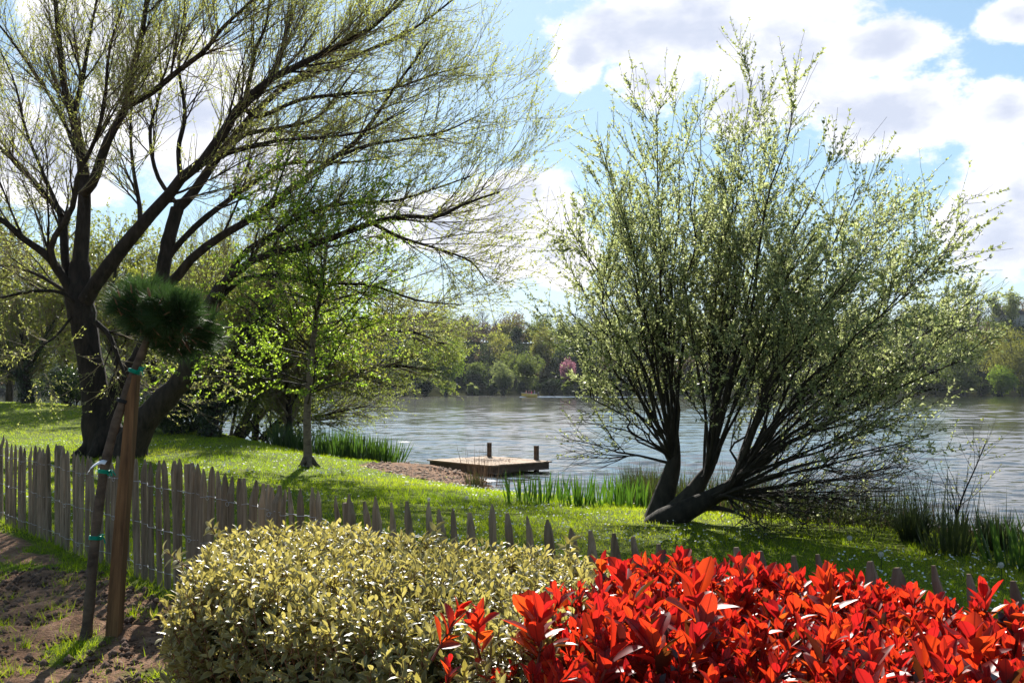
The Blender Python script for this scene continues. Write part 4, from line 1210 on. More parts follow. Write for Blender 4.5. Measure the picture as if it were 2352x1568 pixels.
# ivy-clad old tree far left
X_ = (64 - CX) / FPX * 56
bb = np.array([X_, 56, float(gz(X_, 56))])
side_tree('ivy_tree', 'ivy clad old tree at the far left lawn edge with the lake behind', bb,
          [([(64, 935), (62, 900), (55, 860), (58, 800), (40, 700)], 15, 6), ([(60, 870), (20, 850), (-40, 820)], 7, 3), ([(60, 850), (110, 770), (150, 690)], 7, 3)],
          56, 'pale_leaf', 110, 1300, 13000, (.10, .19), .6, (0, 0, .15), (2.0, 5.0), (.8, 2.0), spread=3, ivy=3500, up=.1)
for px, top, Y, n_, lab in [(-60, 470, 60, 13000, 'pale yellow green tree cut by the left edge of the photo'), (20, 480, 74, 12000, 'tall pale leaved tree standing behind the ivy clad old tree'), (150, 500, 63, 13000, 'pale tree filling the gap just left of the great willow trunk'),
                            (265, 520, 50, 12000, 'pale yellow green tree seen between the great willow trunks'), (350, 560, 58, 12000, 'spring green tree glimpsed behind the clipped pine head'),
                            (462, 585, 44, 13000, 'light green tree just right of the clipped pine head behind the dark ivy'), (585, 640, 38, 12000, 'light green waterside tree filling the gap left of the slender young tree'), (660, 700, 35.5, 9000, 'low light green tree right behind the slender young tree')]:
    X_ = (px - CX) / FPX * Y
    zb = float(gz(X_, Y)); bb = np.array([X_, Y, zb])
    yb_ = HOR + (EYE - zb) / Y * FPX
    h_ = yb_ - top
    side_tree('spring_tree', lab, bb, [([(px, yb_ + 4), (px + 4, yb_ - .3 * h_), (px - 6, yb_ - .6 * h_), (px + 8, yb_ - .92 * h_)], 9, 2), ([(px + 2, yb_ - .25 * h_), (px - 40, yb_ - .5 * h_), (px - 70, yb_ - .72 * h_)], 6, 2), ([(px + 2, yb_ - .3 * h_), (px + 45, yb_ - .5 * h_), (px + 75, yb_ - .7 * h_)], 6, 2)],
              Y, 'pale_leaf', 110, 1400, n_, (.10, .19), .55, (0, 0, .12), (1.8, 4.2), (.8, 2.0), spread=2.5, up=.15, group='pale trees along the left bank', t1=(.12, 1.0))

# ------------------------------------------------------------------ jetty
rng = np.random.default_rng(108)
A_, B_ = np.array([.66, -.75, 0]), np.array([.75, .66, 0])
jc = np.array([-.62, 26.9, -.39])
jet = thing('wooden_jetty', 'small square wooden jetty with two mooring posts beside the sandy spit', 'jetty', jc)
g = Geo()
nb_ = 17
for k in range(nb_):
    o_ = (k - (nb_ - 1) / 2) * (2.22 / nb_)
    Ln_ = 1.28 + rng.normal() * .012
    g.box(jc + B_ * o_ + A_ * rng.normal() * .01 + [0, 0, rng.normal() * .002], [A_, B_, [0, 0, 1]], (Ln_, 2.22 / nb_ / 2 - .008, .018), 0, rng.random())
g.build('deck', M['deck'], jet, smooth=False)
for c_, ax_, L_ in [(jc + B_ * -1.04, A_, 1.22), (jc + B_ * 1.04, A_, 1.22), (jc + A_ * 1.17, B_, 1.01), (jc - A_ * 1.17, B_, 1.01)]:
    g = Geo(); oth = np.cross([0, 0, 1], ax_)
    g.box(c_ + [0, 0, -.112], [ax_, oth, [0, 0, 1]], (L_, .032, .09), 0, rng.random()); g.build('beam', M['beam'], jet, smooth=False)
for px, py, Y, r_ in [(1124, 1016, 28.25, .047), (1232, 1023, 27.15, .05)]:
    t_ = at(px, py, Y); g = Geo()
    g.box([t_[0], t_[1], (t_[2] - 1.4) / 2], [A_, B_, [0, 0, 1]], (r_, r_, (t_[2] + 1.4) / 2), 0, .6); g.build('mooring_post', M['beam'], jet, smooth=False)
g = Geo()
n_ = 900
q = rng.normal(size=(n_, 2)) * [.42, .36]
ps = jc + [0, 0, .022] + q[:, :1] * A_ + q[:, 1:] * B_
g.leaves(ps, unit(rng.normal(size=(n_, 3)) * [1, 1, .1]), np.tile([0, 0, 1.0], (n_, 1)) + rng.normal(size=(n_, 3)) * .2, rng.uniform(.03, .09, n_), .02, KITE, 0)
tag(g.build('leaf_litter', M['dead_stalk'], None, origin=jc), 'scatter of dry brown debris lying on the jetty deck', 'debris', kind='stuff')

# ------------------------------------------------------------------ waterside plants
rng = np.random.default_rng(109)
def clump(name, label, cat, base, n, ln, wd, r, lean, mat, tmpl=SWORD, group=None, curl=(0, .2), part=None):
    o = Geo()
    a_ = rng.random(n) * 2 * pi; rr = r * np.sqrt(rng.random(n))
    ps = base + np.stack([np.cos(a_) * rr, np.sin(a_) * rr, np.zeros(n)], 1)
    ps[:, 2] = np.maximum(gz(ps[:, 0], ps[:, 1]), WATER - .05) - .03
    od = np.stack([np.cos(a_), np.sin(a_), np.zeros(n)], 1)
    d_ = unit(np.array([0, 0, 1.0]) + od * (rr / r)[:, None] * lean + rng.normal(size=(n, 3)) * [.10, .10, .02])
    o.leaves(ps, d_, od + rng.normal(size=(n, 3)) * .5, rng.uniform(*ln, n), wd * rng.uniform(.7, 1.2, n), tmpl, 0, None, rng.uniform(*curl, n), .3)
    return tag(o.build(name, M[mat], None, origin=base), label, cat, group)


iris_px = [(1190, 1152), (1228, 1156), (1275, 1150), (1318, 1158), (1352, 1160), (1392, 1158), (1430, 1162), (1468, 1166), (1502, 1168)]
words_ = ['leftmost iris clump by the brown dry stalks', 'second iris clump from the brown dry stalks', 'tall iris clump in front of the right mooring post', 'iris clump just right of the mooring post reflection', 'iris clump in the middle of the row by the shore',
          'iris clump right of the middle of the shore row', 'iris clump third from the sallow trunk', 'iris clump second from the sallow trunk', 'iris clump touching the foot of the sallow']
for (px, py), wd_ in zip(iris_px, words_):
    b_ = hit(px, py)
    clump('iris_clump', 'upright green ' + wd_, 'plant', b_, 34, (.28, .56), .026, .26, .32, 'iris', group='iris clumps on the shore')
for k, (px, py, lab) in enumerate([(690, 1050, 'reed clump left of the slender trunk'), (745, 1060, 'reed clump right beside the slender trunk'), (785, 1064, 'thick reed clump in the middle of the bed'), (825, 1066, 'reed clump right of the middle of the bed'), (862, 1064, 'reed clump near the open water end of the bed'), (888, 1058, 'outermost reed clump bending over the open water'), (650, 1040, 'reed clump below the low sprawling willow')]):
    Y = 27.3 - .0 * k + (3.0 if px < 700 else 0) - (.6 if 750 < px < 850 else 0)
    X_ = (px - CX) / FPX * Y
    clump('reed_clump', 'dark green ' + lab, 'plant', np.array([X_, Y, max(float(gz(X_, Y)), WATER - .05)]), 150, (.45, .95), .028, .42, .30 if k != 5 else .5, 'reed', group='reed bed behind the young tree')
for px, py, lab, mt in [(2095, 1243, 'dark spiky rush tussock at the water edge left of the sapling', 'rush'), (2288, 1262, 'dark spiky rush tussock at the water edge near the right edge', 'rush')]:
    b_ = hit(px, py); clump('rush_tussock', lab, 'plant', b_, 380, (.28, .52), .008, .10, .50, mt, BLADE, 'rush tussocks', (0, .15))
b_ = hit(2185, 1268); clump('iris_clump', 'green iris clump coloured darker for shade at the foot of the leaning sapling', 'plant', b_, 60, (.25, .5), .03, .28, .4, 'weed')  # dark weed material puts the shade into the colour of these iris leaves
b_ = hit(2345, 1300); clump('iris_clump', 'green iris clump at the right edge in front of the rush tussock', 'plant', b_, 70, (.3, .6), .026, .3, .4, 'reed')  # reed material, darker than iris, stands in for shade on this clump
b_ = hit(1108, 1122); clump('dry_reeds', 'thin reddish brown dead stalks in front of the jetty', 'plant', b_, 90, (.3, 1.15), .010, .36, .22, 'dead_stalk', BLADE)
b_ = hit(1090, 1118); clump('grass_tuft', 'dark grass tuft beside the reddish dead stalks', 'plant', b_, 110, (.2, .45), .012, .2, .4, 'weed', BLADE)
# leaning sapling at right
sb_ = hit(2184, 1245)
o = thing('sapling', 'thin bare sapling leaning right between the two rush tussocks', 'tree', sb_)
P_ = pxpath([(2184, 1250), (2196, 1190), (2215, 1130), (2240, 1075), (2262, 1020)], 12, 0, -.3, sb_[1])
g = Geo(); g.tubes(P_[None], np.linspace(.013, .004, 12)[None], 6); g.build('trunk', M['sallow'], o)
Q, RQ = grow(P_[None], np.linspace(.013, .004, 12)[None], 26, (.25, 1), (20, 60), (.3, .8), 6, .3, None, .1, .5, .006, .002, .4, .4)
g = Geo(); g.tubes(Q, RQ, 3); leaf_on(g, Q, RQ, 160, (.02, .04), .5, mi=1); g.build('crown', [M['sallow'], M['willow_leaf']], o)
# undergrowth of dead stalks and weeds along the right bank
n_ = 26000
sx = 2.2 + 7 * rng.random(n_) ** 1.9
sy = np.interp(sx, SHORE[:, 0], SHORE[:, 1]) - rng.gamma(1.8, .5, n_) - .1
ps = np.stack([sx, sy, gz(sx, sy) - .03], 1)
hgt = np.where(rng.random(n_) < .16, rng.uniform(.4, 1.0, n_), rng.uniform(.15, .45, n_)) * np.interp(sx, [2.2, 3.6, 4.6, 9], [1.0, .95, .5, .45])
g = Geo(); sel = rng.random(n_) < .22
d_ = unit(np.array([0, 0, 1.0]) + rng.normal(size=(n_, 3)) * [.28, .28, .05])
g.leaves(ps[sel], d_[sel], rand_unit(sel.sum()), hgt[sel], .011, BLADE, 0, None, .1)
g.leaves(ps[~sel], d_[~sel], rand_unit((~sel).sum()), hgt[~sel] * .9, .017, BLADE, 1, None, .35)
qn = 22000
bx = 2.4 + 7 * rng.random(qn) ** 1.7; by = np.interp(bx, SHORE[:, 0], SHORE[:, 1]) - rng.gamma(2.0, .5, qn)
bp = np.stack([bx, by, gz(bx, by) + rng.uniform(.0, .30, qn) * np.interp(bx, [2.4, 3.8, 4.8], [1, .9, .4])], 1)
sz = rng.uniform(.03, .07, qn)
g.leaves(bp, rand_unit(qn), rand_unit(qn) + [0, 0, .6], sz, sz * .7, KITE, 1)
qn = 3600
bx = rng.uniform(1.9, 5.2, qn); by = np.interp(bx, SHORE[:, 0], SHORE[:, 1]) - rng.gamma(2.0, .42, qn)
bp = np.stack([bx, by, gz(bx, by) - .03], 1)
g.leaves(bp, unit(np.array([0, 0, 1.0]) + rng.normal(size=(qn, 3)) * [.16, .16, .05]), rand_unit(qn), rng.uniform(.3, .95, qn), .011, BLADE, 2, None, .08)
tag(g.build('undergrowth', [M['dead_stalk'], M['weed'], M['rush']]), 'tangle of dead stalks and weeds along the right bank', 'undergrowth', kind='stuff')

# ------------------------------------------------------------------ grass, daisies, dandelion clocks
rng = np.random.default_rng(110)
n_ = 150000
Y = 2.8 * (60 / 2.8) ** (rng.random(n_) ** 1.05)
X = Y * rng.uniform(-.62, .62, n_)
smk = soil_mask(X, Y) + .25 * rng.normal(size=n_)
ok = (smk < .5) & (shore_d(X, Y) > .25)
X, Y = X[ok], Y[ok]
Z = gz(X, Y)
fd = np.abs(fence_y(X) - Y)
near = (fence_y(X) - Y) > 0
tall = 1 + 1.6 * np.exp(-(fd / .18) ** 2) * (rng.random(len(X)) < .5)
patch = np.clip(1 + .9 * fbm(X / 1.3, Y / 1.3, 4, 3), .4, 2)
h_ = rng.uniform(.022, .052, len(X)) * tall * patch * np.where(near, 1.15, 1.0) * np.clip(Y / 9, .9, 1.5)
wd_ = np.clip(.0022 + Y * .00038, .003, .022)
k3 = 3
pos = np.repeat(np.stack([X, Y, Z - .004], 1), k3, 0) + rng.normal(size=(len(X) * k3, 3)) * np.repeat(np.clip(Y * .0016, .008, .05), k3)[:, None] * [1, 1, 0]
d_ = unit(np.array([0, 0, 1.0]) + rng.normal(size=(len(pos), 3)) * [.45, .45, .05])
rv = np.clip(np.repeat(.45 + .55 * fbm(X / 2.2, Y / 2.2, 11, 3), k3) + rng.normal(size=len(pos)) * .18, 0, 1)
g = Geo(); g.leaves(pos, d_, rand_unit(len(pos)) * [1, 1, .2], np.repeat(h_, k3) * rng.uniform(.7, 1.3, len(pos)), np.repeat(wd_, k3), TRI, 0, rv, .35, 0)
tag(g.build('grass', M['grass']), 'short green lawn grass lit from behind', 'grass', kind='stuff')
# straw on the soil
n_ = 14000
X = rng.uniform(-6, -.6, n_); Y = rng.uniform(2.8, 9, n_)
ok = (soil_mask(X, Y) > .3) & (Y < fence_y(X) + .2); X, Y = X[ok], Y[ok]
ps = np.stack([X, Y, gz(X, Y) + .012], 1)
g = Geo(); st_ = ps[::6]; g.leaves(st_, unit(rng.normal(size=st_.shape) * [1, 1, .25]), np.tile([0, 0, 1.0], (len(st_), 1)), rng.uniform(.02, .09, len(st_)), .0035, TRI, 0, None, .1)
q = rng.random(len(ps)) < .85
cl = ps[q]; rr_ = .004 + .030 * rng.random(q.sum()) ** 5 + .008 * rng.random(q.sum())
oc = np.array([[1, 0, 0], [-1, 0, 0], [0, 1, 0], [0, -1, 0], [0, 0, .8], [0, 0, -.8]])
V = cl[:, None] + oc[None] * rr_[:, None, None] * rng.uniform(.7, 1.3, (q.sum(), 6, 1))
ff = np.array([[0, 2, 4], [2, 1, 4], [1, 3, 4], [3, 0, 4], [2, 0, 5], [1, 2, 5], [3, 1, 5], [0, 3, 5]])
g.add(V.reshape(-1, 3), [(np.arange(q.sum())[:, None, None] * 6 + ff[None]).reshape(-1, 3)], 1, np.repeat(rng.random(q.sum()), 6))
M['clod'] = roughmat('soil_clod', (0.06, 0.035, 0.024), (0.17, 0.105, 0.07), (30, 30, 30), .95, .5)
tag(g.build('straw', [M['dry_grass'], M['clod']]), 'loose straw and soil crumbs on the bare ground by the stake', 'straw', kind='stuff')
# stones and crumbs on the sandy spit
n_ = 4200
X = rng.uniform(-4, .9, n_); Y = rng.uniform(20.5, 27, n_)
ok = (soil_mask(X, Y) > .55) & (gz(X, Y) > WATER - .02); X, Y = X[ok], Y[ok]; n_ = len(X)
rr_ = .008 + .05 * rng.random(n_) ** 6 + .012 * rng.random(n_)
zc = gz(X, Y) + .09 * sm(1.1 - ((X + 1.75) / 1.5) ** 2 - ((Y - 24.8) / 1.4) ** 2)
V = np.stack([X, Y, zc], 1)[:, None] + oc[None] * rr_[:, None, None] * rng.uniform(.6, 1.4, (n_, 6, 1))
g = Geo(); g.add(V.reshape(-1, 3), [(np.arange(n_)[:, None, None] * 6 + ff[None]).reshape(-1, 3)], 0, np.repeat(rng.random(n_), 6))
M['pebble'] = roughmat('spit_pebble', (0.13, 0.08, 0.055), (0.42, 0.30, 0.22), (9, 9, 9), .95, .3)
tag(g.build('gravel', M['pebble']), 'stones and crumbs of earth on the sandy spit', 'gravel', kind='stuff')
# sparse tufts on the bare soil
n_ = 340
X = rng.uniform(-5.5, -.9, n_); Y = rng.uniform(3.0, 8.5, n_)
ok = (Y < fence_y(X) - .1) & (soil_mask(X, Y) > .4) & (fbm(X * 1.4, Y * 1.4, 31, 3) > -.12); X, Y = X[ok], Y[ok]
k3 = 26
pos = np.repeat(np.stack([X, Y, gz(X, Y)], 1), k3, 0) + rng.normal(size=(len(X) * k3, 3)) * [.035, .035, 0]
d_ = unit(np.array([0, 0, 1.0]) + rng.normal(size=(len(pos), 3)) * [.5, .5, .05])
g = Geo(); g.leaves(pos, d_, rand_unit(len(pos)), rng.uniform(.03, .11, len(pos)), .005, TRI, 0, None, .35)
tag(g.build('grass', M['grass']), 'sparse grass tufts on the bare soil', 'grass', kind='stuff')
# daisies
n_ = 9500
Y = 6.5 * (30 / 6.5) ** rng.random(n_); X = Y * rng.uniform(-.6, .6, n_)
ok = (shore_d(X, Y) > .8) & (Y > fence_y(X) + .3) & (fbm(X / 1.8, Y / 1.8, 21, 3) + .25 * rng.random(n_) > .14) & (soil_mask(X, Y) < .3)
X, Y = X[ok], Y[ok]; n_ = len(X)
zz = gz(X, Y) + rng.uniform(.035, .065, n_)
a6 = np.arange(7) / 7 * 2 * pi
rr_ = rng.uniform(.009, .015, n_) * np.clip(Y / 13, .85, 1.45)
nr = unit(np.array([0, -.25, 1.0]) + rng.normal(size=(n_, 3)) * .35); u1 = unit(np.cross(nr, [1, .1, 0])); u2 = np.cross(nr, u1)
c_ = np.stack([X, Y, zz], 1)
rim = c_[:, None] + (u1[:, None] * np.cos(a6)[None, :, None] + u2[:, None] * np.sin(a6)[None, :, None]) * rr_[:, None, None] + nr[:, None] * .002
V = np.concatenate([c_[:, None], rim], 1)
ff = np.array([[0, 1 + k, 1 + (k + 1) % 7] for k in range(7)])
g = Geo(); g.add(V.reshape(-1, 3), [(np.arange(n_)[:, None, None] * 8 + ff[None]).reshape(-1, 3)], 0)
g.leaves(np.stack([X, Y, zz - .05], 1), np.tile([0, 0, 1.0], (n_, 1)), rand_unit(n_), .05, .004, TRI, 1)
tag(g.build('daisies', [M['petal'], M['grass']]), 'tiny white daisies dotted through the lawn', 'flowers', kind='stuff')
for px, py, lab in [(2024, 1318, 'white dandelion clock in the grass above the red hedge'), (2300, 1345, 'white dandelion clock near the right edge above the red hedge'), (985, 1176, 'white dandelion clock beyond the fence left of the dead stalks'), (1128, 1212, 'white dandelion clock on the lawn below the dead stalks'), (1072, 1172, 'white dandelion clock on the lawn under the sandy spit'), (1952, 1276, 'white dandelion clock at the edge of the sallow shade')]:
    b_ = hit(px, py)
    o = thing('dandelion_clock', lab, 'flower', b_, 'dandelion clocks')
    hh = .17; c_ = b_ + [0, 0, hh]
    g = Geo(); g.tubes(np.array([[b_ - [0, 0, .02], b_ + [.004, 0, hh * .5], c_]]), np.array([[.003, .0025, .002]]), 5); g.build('stalk', M['weed'], o)
    g = Geo(); dd = rand_unit(170); g.leaves(np.repeat(c_[None], 170, 0), dd, rand_unit(170), .024, .0016, TRI, 0)
    tipd = np.repeat(dd, 5, 0); g.leaves(c_ + tipd * .021, unit(tipd * .5 + rand_unit(850)), rand_unit(850), .008, .0016, TRI, 0)
    g.build('seed_head', M['clock'], o)

# ------------------------------------------------------------------ far bank
rng = np.random.default_rng(111)
M['far_green'] = leafmat('far_green_leaf', [(0.04, 0.055, 0.018), (0.07, 0.085, 0.025)], [(0.14, 0.19, 0.03), (0.24, 0.30, 0.05)], .45, .6, .08)
M['far_pale'] = leafmat('far_pale_leaf', [(0.08, 0.095, 0.04), (0.12, 0.135, 0.055)], [(0.26, 0.32, 0.09), (0.38, 0.44, 0.13)], .45, .6, .08)
M['far_dark'] = leafmat('far_dark_leaf', [(0.012, 0.022, 0.014), (0.03, 0.045, 0.022)], [(0.03, 0.05, 0.015), (0.06, 0.09, 0.025)], .35, .6, .08)
M['far_gold'] = leafmat('far_gold_leaf', [(0.075, 0.08, 0.022), (0.11, 0.105, 0.03)], [(0.23, 0.25, 0.035), (0.33, 0.32, 0.05)], .45, .6, .08)
M['far_brown'] = leafmat('far_bud_haze', [(0.09, 0.07, 0.05), (0.13, 0.10, 0.065)], [(0.17, 0.12, 0.06), (0.22, 0.16, 0.08)], .35, .6, .08)
M['far_pink'] = leafmat('far_pink_blossom', [(0.35, 0.13, 0.17), (0.45, 0.22, 0.26)], [(0.5, 0.2, 0.26), (0.6, 0.3, 0.36)], .45, .6, .08)
M['far_bright'] = leafmat('far_bright_leaf', [(0.05, 0.085, 0.012), (0.08, 0.12, 0.02)], [(0.22, 0.36, 0.03), (0.34, 0.46, 0.05)], .5, .6, .08)


def crown_geo(g, c, rx, rz, n, size, lobes, mi=0, hollow=.55, droop=0.0):
    lc = rand_unit(lobes) * (rng.random((lobes, 1)) ** .4) * .62 * np.array([rx, rx, rz]) + c
    lr = rng.uniform(.30, .52, lobes)
    k = rng.integers(lobes, size=n); d_ = rand_unit(n)
    r_ = (hollow + (1 - hollow) * rng.random(n)) * (1 + .35 * fbm(d_[:, 0] * 2 + 3 * k, d_[:, 1] * 2, d_[:, 2] * 2, 2))
    ps = lc[k] + d_ * (r_ * lr[k])[:, None] * np.array([rx, rx, rz * .9])
    sz = size * rng.uniform(.6, 1.35, n)
    g.leaves(ps, unit(rand_unit(n) + d_ * .4 + [0, 0, -droop]), unit(d_ + rand_unit(n) * .9), sz, sz * .65, KITE, mi)


def far_tree(kind, label, px, top, Y, wpx, leaf, n=2600, size=.32, base_py=None, cat='tree', group=None, low=0.0, name=None, bare=0.0, lobes=10):
    """one tree of the far bank: trunk, and a crown between its base and photo row top"""
    X_ = (px - CX) / FPX * Y
    zb = float(hz(X_, Y)) if base_py is None else EYE - (base_py - HOR) / FPX * Y
    zt = at(px, top, Y)[2]
    H_ = zt - zb; rx = wpx / FPX * Y / 2
    b_ = np.array([X_, Y, zb])
    o = thing(name or kind, label, cat, b_, group)
    g = Geo()
    tr_ = catmull([b_ - [0, 0, .3], b_ + [rng.normal() * .1 * rx, 0, H_ * .4], b_ + [rng.normal() * .1 * rx, 0, H_ * .9]], 7)
    R_ = np.linspace(.02 * H_ + .06, .05, 7)
    g.tubes(tr_[None], R_[None], 7)
    q, rq = grow(tr_[None], R_[None], int(10 + 26 * bare), (.18 if not bare else .3, .95), (25, 55), (H_ * .25, H_ * .55), 6, .35, None, .08, .6, .3, .035, .35, .5)
    g.tubes(q, rq, 4)
    if bare:
        q2, rq2 = grow(q, rq, int(170 * bare), (.2, 1), (18, 45), (H_ * .12, H_ * .28), 4, .3, None, .1, .6, .06, .022, .5, .3)
        q3, rq3 = grow(q2, rq2, int(420 * bare), (.2, 1), (18, 45), (H_ * .06, H_ * .14), 3, .3, None, .1, .6, .03, .014, .6, .3)
        g.tubes(q2, rq2, 3); g.tubes(q3, rq3, 3)
    g.build('trunk', M['far_bark'], o)
    if n:
        g = Geo()
        crown_geo(g, b_ + np.array([0, 0, H_ * (.5 + low / 2)]), rx, H_ * (.53 - low / 2), int(n * 1.9), size, lobes)
        g.build('crown', M[leaf], o)
    return o


far = [
    ('dark_bush', 'dark rounded evergreen bush at the far waterline left of the pale willow', 1090, 846, 223, 66, 'far_dark', dict(n=3200, cat='bush')),
    ('bush', 'mid green bush rising behind the dark waterline bush', 1100, 812, 230, 92, 'far_green', dict(n=2400)),
    ('pale_willow', 'pale fluffy willow at the middle of the far waterline', 1157, 822, 222, 78, 'far_pale', dict(n=4200, size=.3)),
    ('green_tree', 'green tree at the far waterline just left of the ivy pillar', 1215, 800, 225, 88, 'far_green', dict(n=3600)),
    ('gold_tree', 'tall golden green tree on the far slope above the boat', 1243, 748, 244, 84, 'far_gold', dict(n=3200, low=.15)),
    ('dark_bush', 'dark bush at the far waterline under the ivy pillar', 1262, 862, 222, 60, 'far_dark', dict(n=2600, cat='bush')),
    ('cherry_tree', 'pink blossoming tree on the far bank', 1302, 814, 232, 46, 'far_pink', dict(n=1500, size=.28)),
    ('bright_tree', 'bright green dome tree at the far waterline seen past the low willow', 1022, 765, 205, 100, 'far_bright', dict(n=4600, size=.34, base_py=908)),
    ('bright_tree', 'second bright green tree further left behind the low willow twigs', 955, 780, 208, 110, 'far_green', dict(n=3600, size=.34, base_py=908)),
    ('grey_tree', 'grey green tree beside a brown budding tree on the far slope', 1072, 775, 246, 52, 'far_dark', dict(n=2000)),
    ('brown_tree', 'round brown budding tree above the pale willow', 1120, 800, 250, 62, 'far_brown', dict(n=2600, size=.3)),
    ('dark_tree', 'dark tree at the far left of the slope above the bright dome tree', 1045, 752, 262, 60, 'far_dark', dict(n=1800)),
    ('green_tree', 'wide green tree on the ridge above the brown budding tree', 1165, 758, 270, 92, 'far_green', dict(n=2800)),
    ('dark_tree', 'dark green tree on the ridge above the pale willow', 1200, 757, 285, 70, 'far_dark', dict(n=2000)),
    ('dark_tree', 'broad dark tree on the far slope right of the pink blossom', 1345, 770, 245, 96, 'far_dark', dict(n=3200)),
    ('green_tree', 'green tree on the ridge behind the pink blossom', 1330, 742, 290, 80, 'far_green', dict(n=2400)),
    ('green_tree', 'far bank tree seen through the left stems of the sallow', 1400, 760, 255, 90, 'far_green', dict(n=2600)),
    ('bush', 'low green bush on the far waterline right of the boat wake', 1360, 862, 224, 90, 'far_green', dict(n=2600, cat='bush')),
    ('ivy_pillar', 'narrow ivy covered spire standing on the skyline', 1288, 724, 275, 11, 'far_dark', dict(n=1000, size=.3)),
    ('broad_tree', 'great olive brown tree mass at the right edge of the far bank', 2330, 735, 218, 190, 'far_gold', dict(n=7000, size=.3, lobes=16)),
    ('olive_tree', 'olive tree left of the great tree mass on the right far bank', 2190, 745, 216, 150, 'far_green', dict(n=5200, lobes=14)),
    ('bush', 'bright green bush at the waterline near the right edge of the photo', 2300, 838, 212, 96, 'far_bright', dict(n=2600, cat='bush', base_py=906)),
    ('bush', 'shaded bush at the waterline left of the bright right hand bush', 2215, 850, 213, 110, 'far_green', dict(n=2600, cat='bush', base_py=906)),
    ('bush', 'shaded bush at the waterline seen under the sallow leaves', 2110, 850, 214, 120, 'far_green', dict(n=2800, cat='bush', base_py=906)),
    ('round_tree', 'round pale tree above the roof at the right skyline', 2325, 664, 262, 62, 'far_pale', dict(n=1800, low=.45, base_py=800)),
    ('round_tree', 'smaller round pale tree left of the roof on the right skyline', 2285, 668, 265, 46, 'far_pale', dict(n=1400, low=.45, base_py=800)),
    ('green_tree', 'green tree behind the sallow crown on the right slope', 2080, 740, 235, 130, 'far_green', dict(n=3600)),
]
for kd, lab, px, tp_, Y, wp, lf, kw in far:
    far_tree(kd, lab, px, tp_, Y, wp, lf, **kw)
for px, tp_, Y, wp, lab in [(1110, 716, 292, 40, 'tallest bare tree on the far ridge'), (1078, 733, 292, 38, 'bare tree with a slanting trunk left of the tallest ridge tree'), (1140, 735, 295, 34, 'thin bare tree right of the tallest ridge tree'), (1015, 722, 288, 60, 'bare tree on the ridge at the edge of the willow twigs'), (1040, 735, 296, 40, 'small bare tree in the gap left of the slanting ridge tree'),
                            (1180, 744, 300, 26, 'small bare tree above the wide green ridge tree'), (1250, 730, 298, 46, 'wide bare tree on the ridge above the golden tree'), (1216, 742, 300, 26, 'thin bare tree left of the wide bare ridge tree'), (1385, 722, 296, 60, 'bare tree on the ridge beside the left sallow twigs'), (1340, 728, 300, 30, 'bare tree right of the ivy covered spire'),
                            (2240, 672, 262, 46, 'lacy bare tree on the right skyline'), (2205, 690, 262, 36, 'smaller lacy bare tree on the right skyline'), (960, 728, 292, 50, 'bare ridge tree hidden by the low willow')]:
    far_tree('bare_tree', lab, px, tp_, Y, wp, 'far_brown', n=0, bare=1.0, group='bare trees on the skyline', **({'base_py': 790} if px > 2000 else {}))
# the wood that fills the slope
g = Geo(); keys = ['far_green', 'far_dark', 'far_gold', 'far_brown', 'far_pale']
cnt = 0
for row, (Y0, n_) in enumerate([(223, 84), (229, 66), (240, 66), (252, 62), (264, 60), (278, 58), (294, 54), (284, 110), (300, 120)]):
    for k in range(n_):
        X_ = -165 + 330 * (k + rng.random()) / n_
        if row == 1 and -22 < X_ < 24:
            continue
        Y = (Y0 + rng.uniform(-5, 5) if row else float(farshore(X_)) + rng.uniform(.5, 3))
        H_ = rng.uniform(6.0, 10.0) * ((.5 if row == 7 else .42) if row >= 7 else 1.0 if row > 1 else .75 if row else .42)
        if 45 < X_ < 165: H_ *= 1.15
        mi = rng.choice(5, p=[.36, .30, .12, .14, .08])
        rx = H_ * rng.uniform(.42, .62)
        zb = float(hz(X_, Y))
        crown_geo(g, np.array([X_, Y, zb + H_ * .5]), rx, H_ * .54, 1350, .42, 9, mi)
        g.tubes(np.array([[[X_, Y, zb - .3], [X_, Y, zb + H_ * .4], [X_ + .2, Y, zb + H_ * .8]]]), np.array([[.2, .15, .05]]), 5, 5)
tag(g.build('woodland', [M[q] for q in keys] + [M['far_bark']]), 'mixed spring woodland covering the far slope', 'woodland', kind='stuff')

# house on the right skyline
hb = np.array([(2318 - CX) / FPX * 268, 268, 17.0])
o = thing('house', 'dark roofed house just showing above the trees on the right skyline', 'house', hb)
M['far_wall'] = roughmat('rendered_wall', (0.35, 0.32, 0.28), (0.45, 0.42, 0.37), (1, 1, 1)); M['far_roof'] = roughmat('slate_roof', (0.06, 0.045, 0.045), (0.11, 0.085, 0.08), (3, 3, 3))
g = Geo(); g.box(hb + [0, 0, 1.2], np.eye(3), (3.4, 3, 2.2)); g.build('wall', M['far_wall'], o, smooth=False)
g = Geo(); r0 = hb + [0, 0, 3.42]
g.add([r0 + v_ for v_ in ([-3.8, -3.4, 0], [3.8, -3.4, 0], [3.8, 3.4, 0], [-3.8, 3.4, 0], [-1.4, 0, 2.6], [1.4, 0, 2.6])], [[[0, 1, 5, 4], [2, 3, 4, 5]], [[1, 2, 5], [3, 0, 4]]]); g.build('roof', M['far_roof'], o, smooth=False)

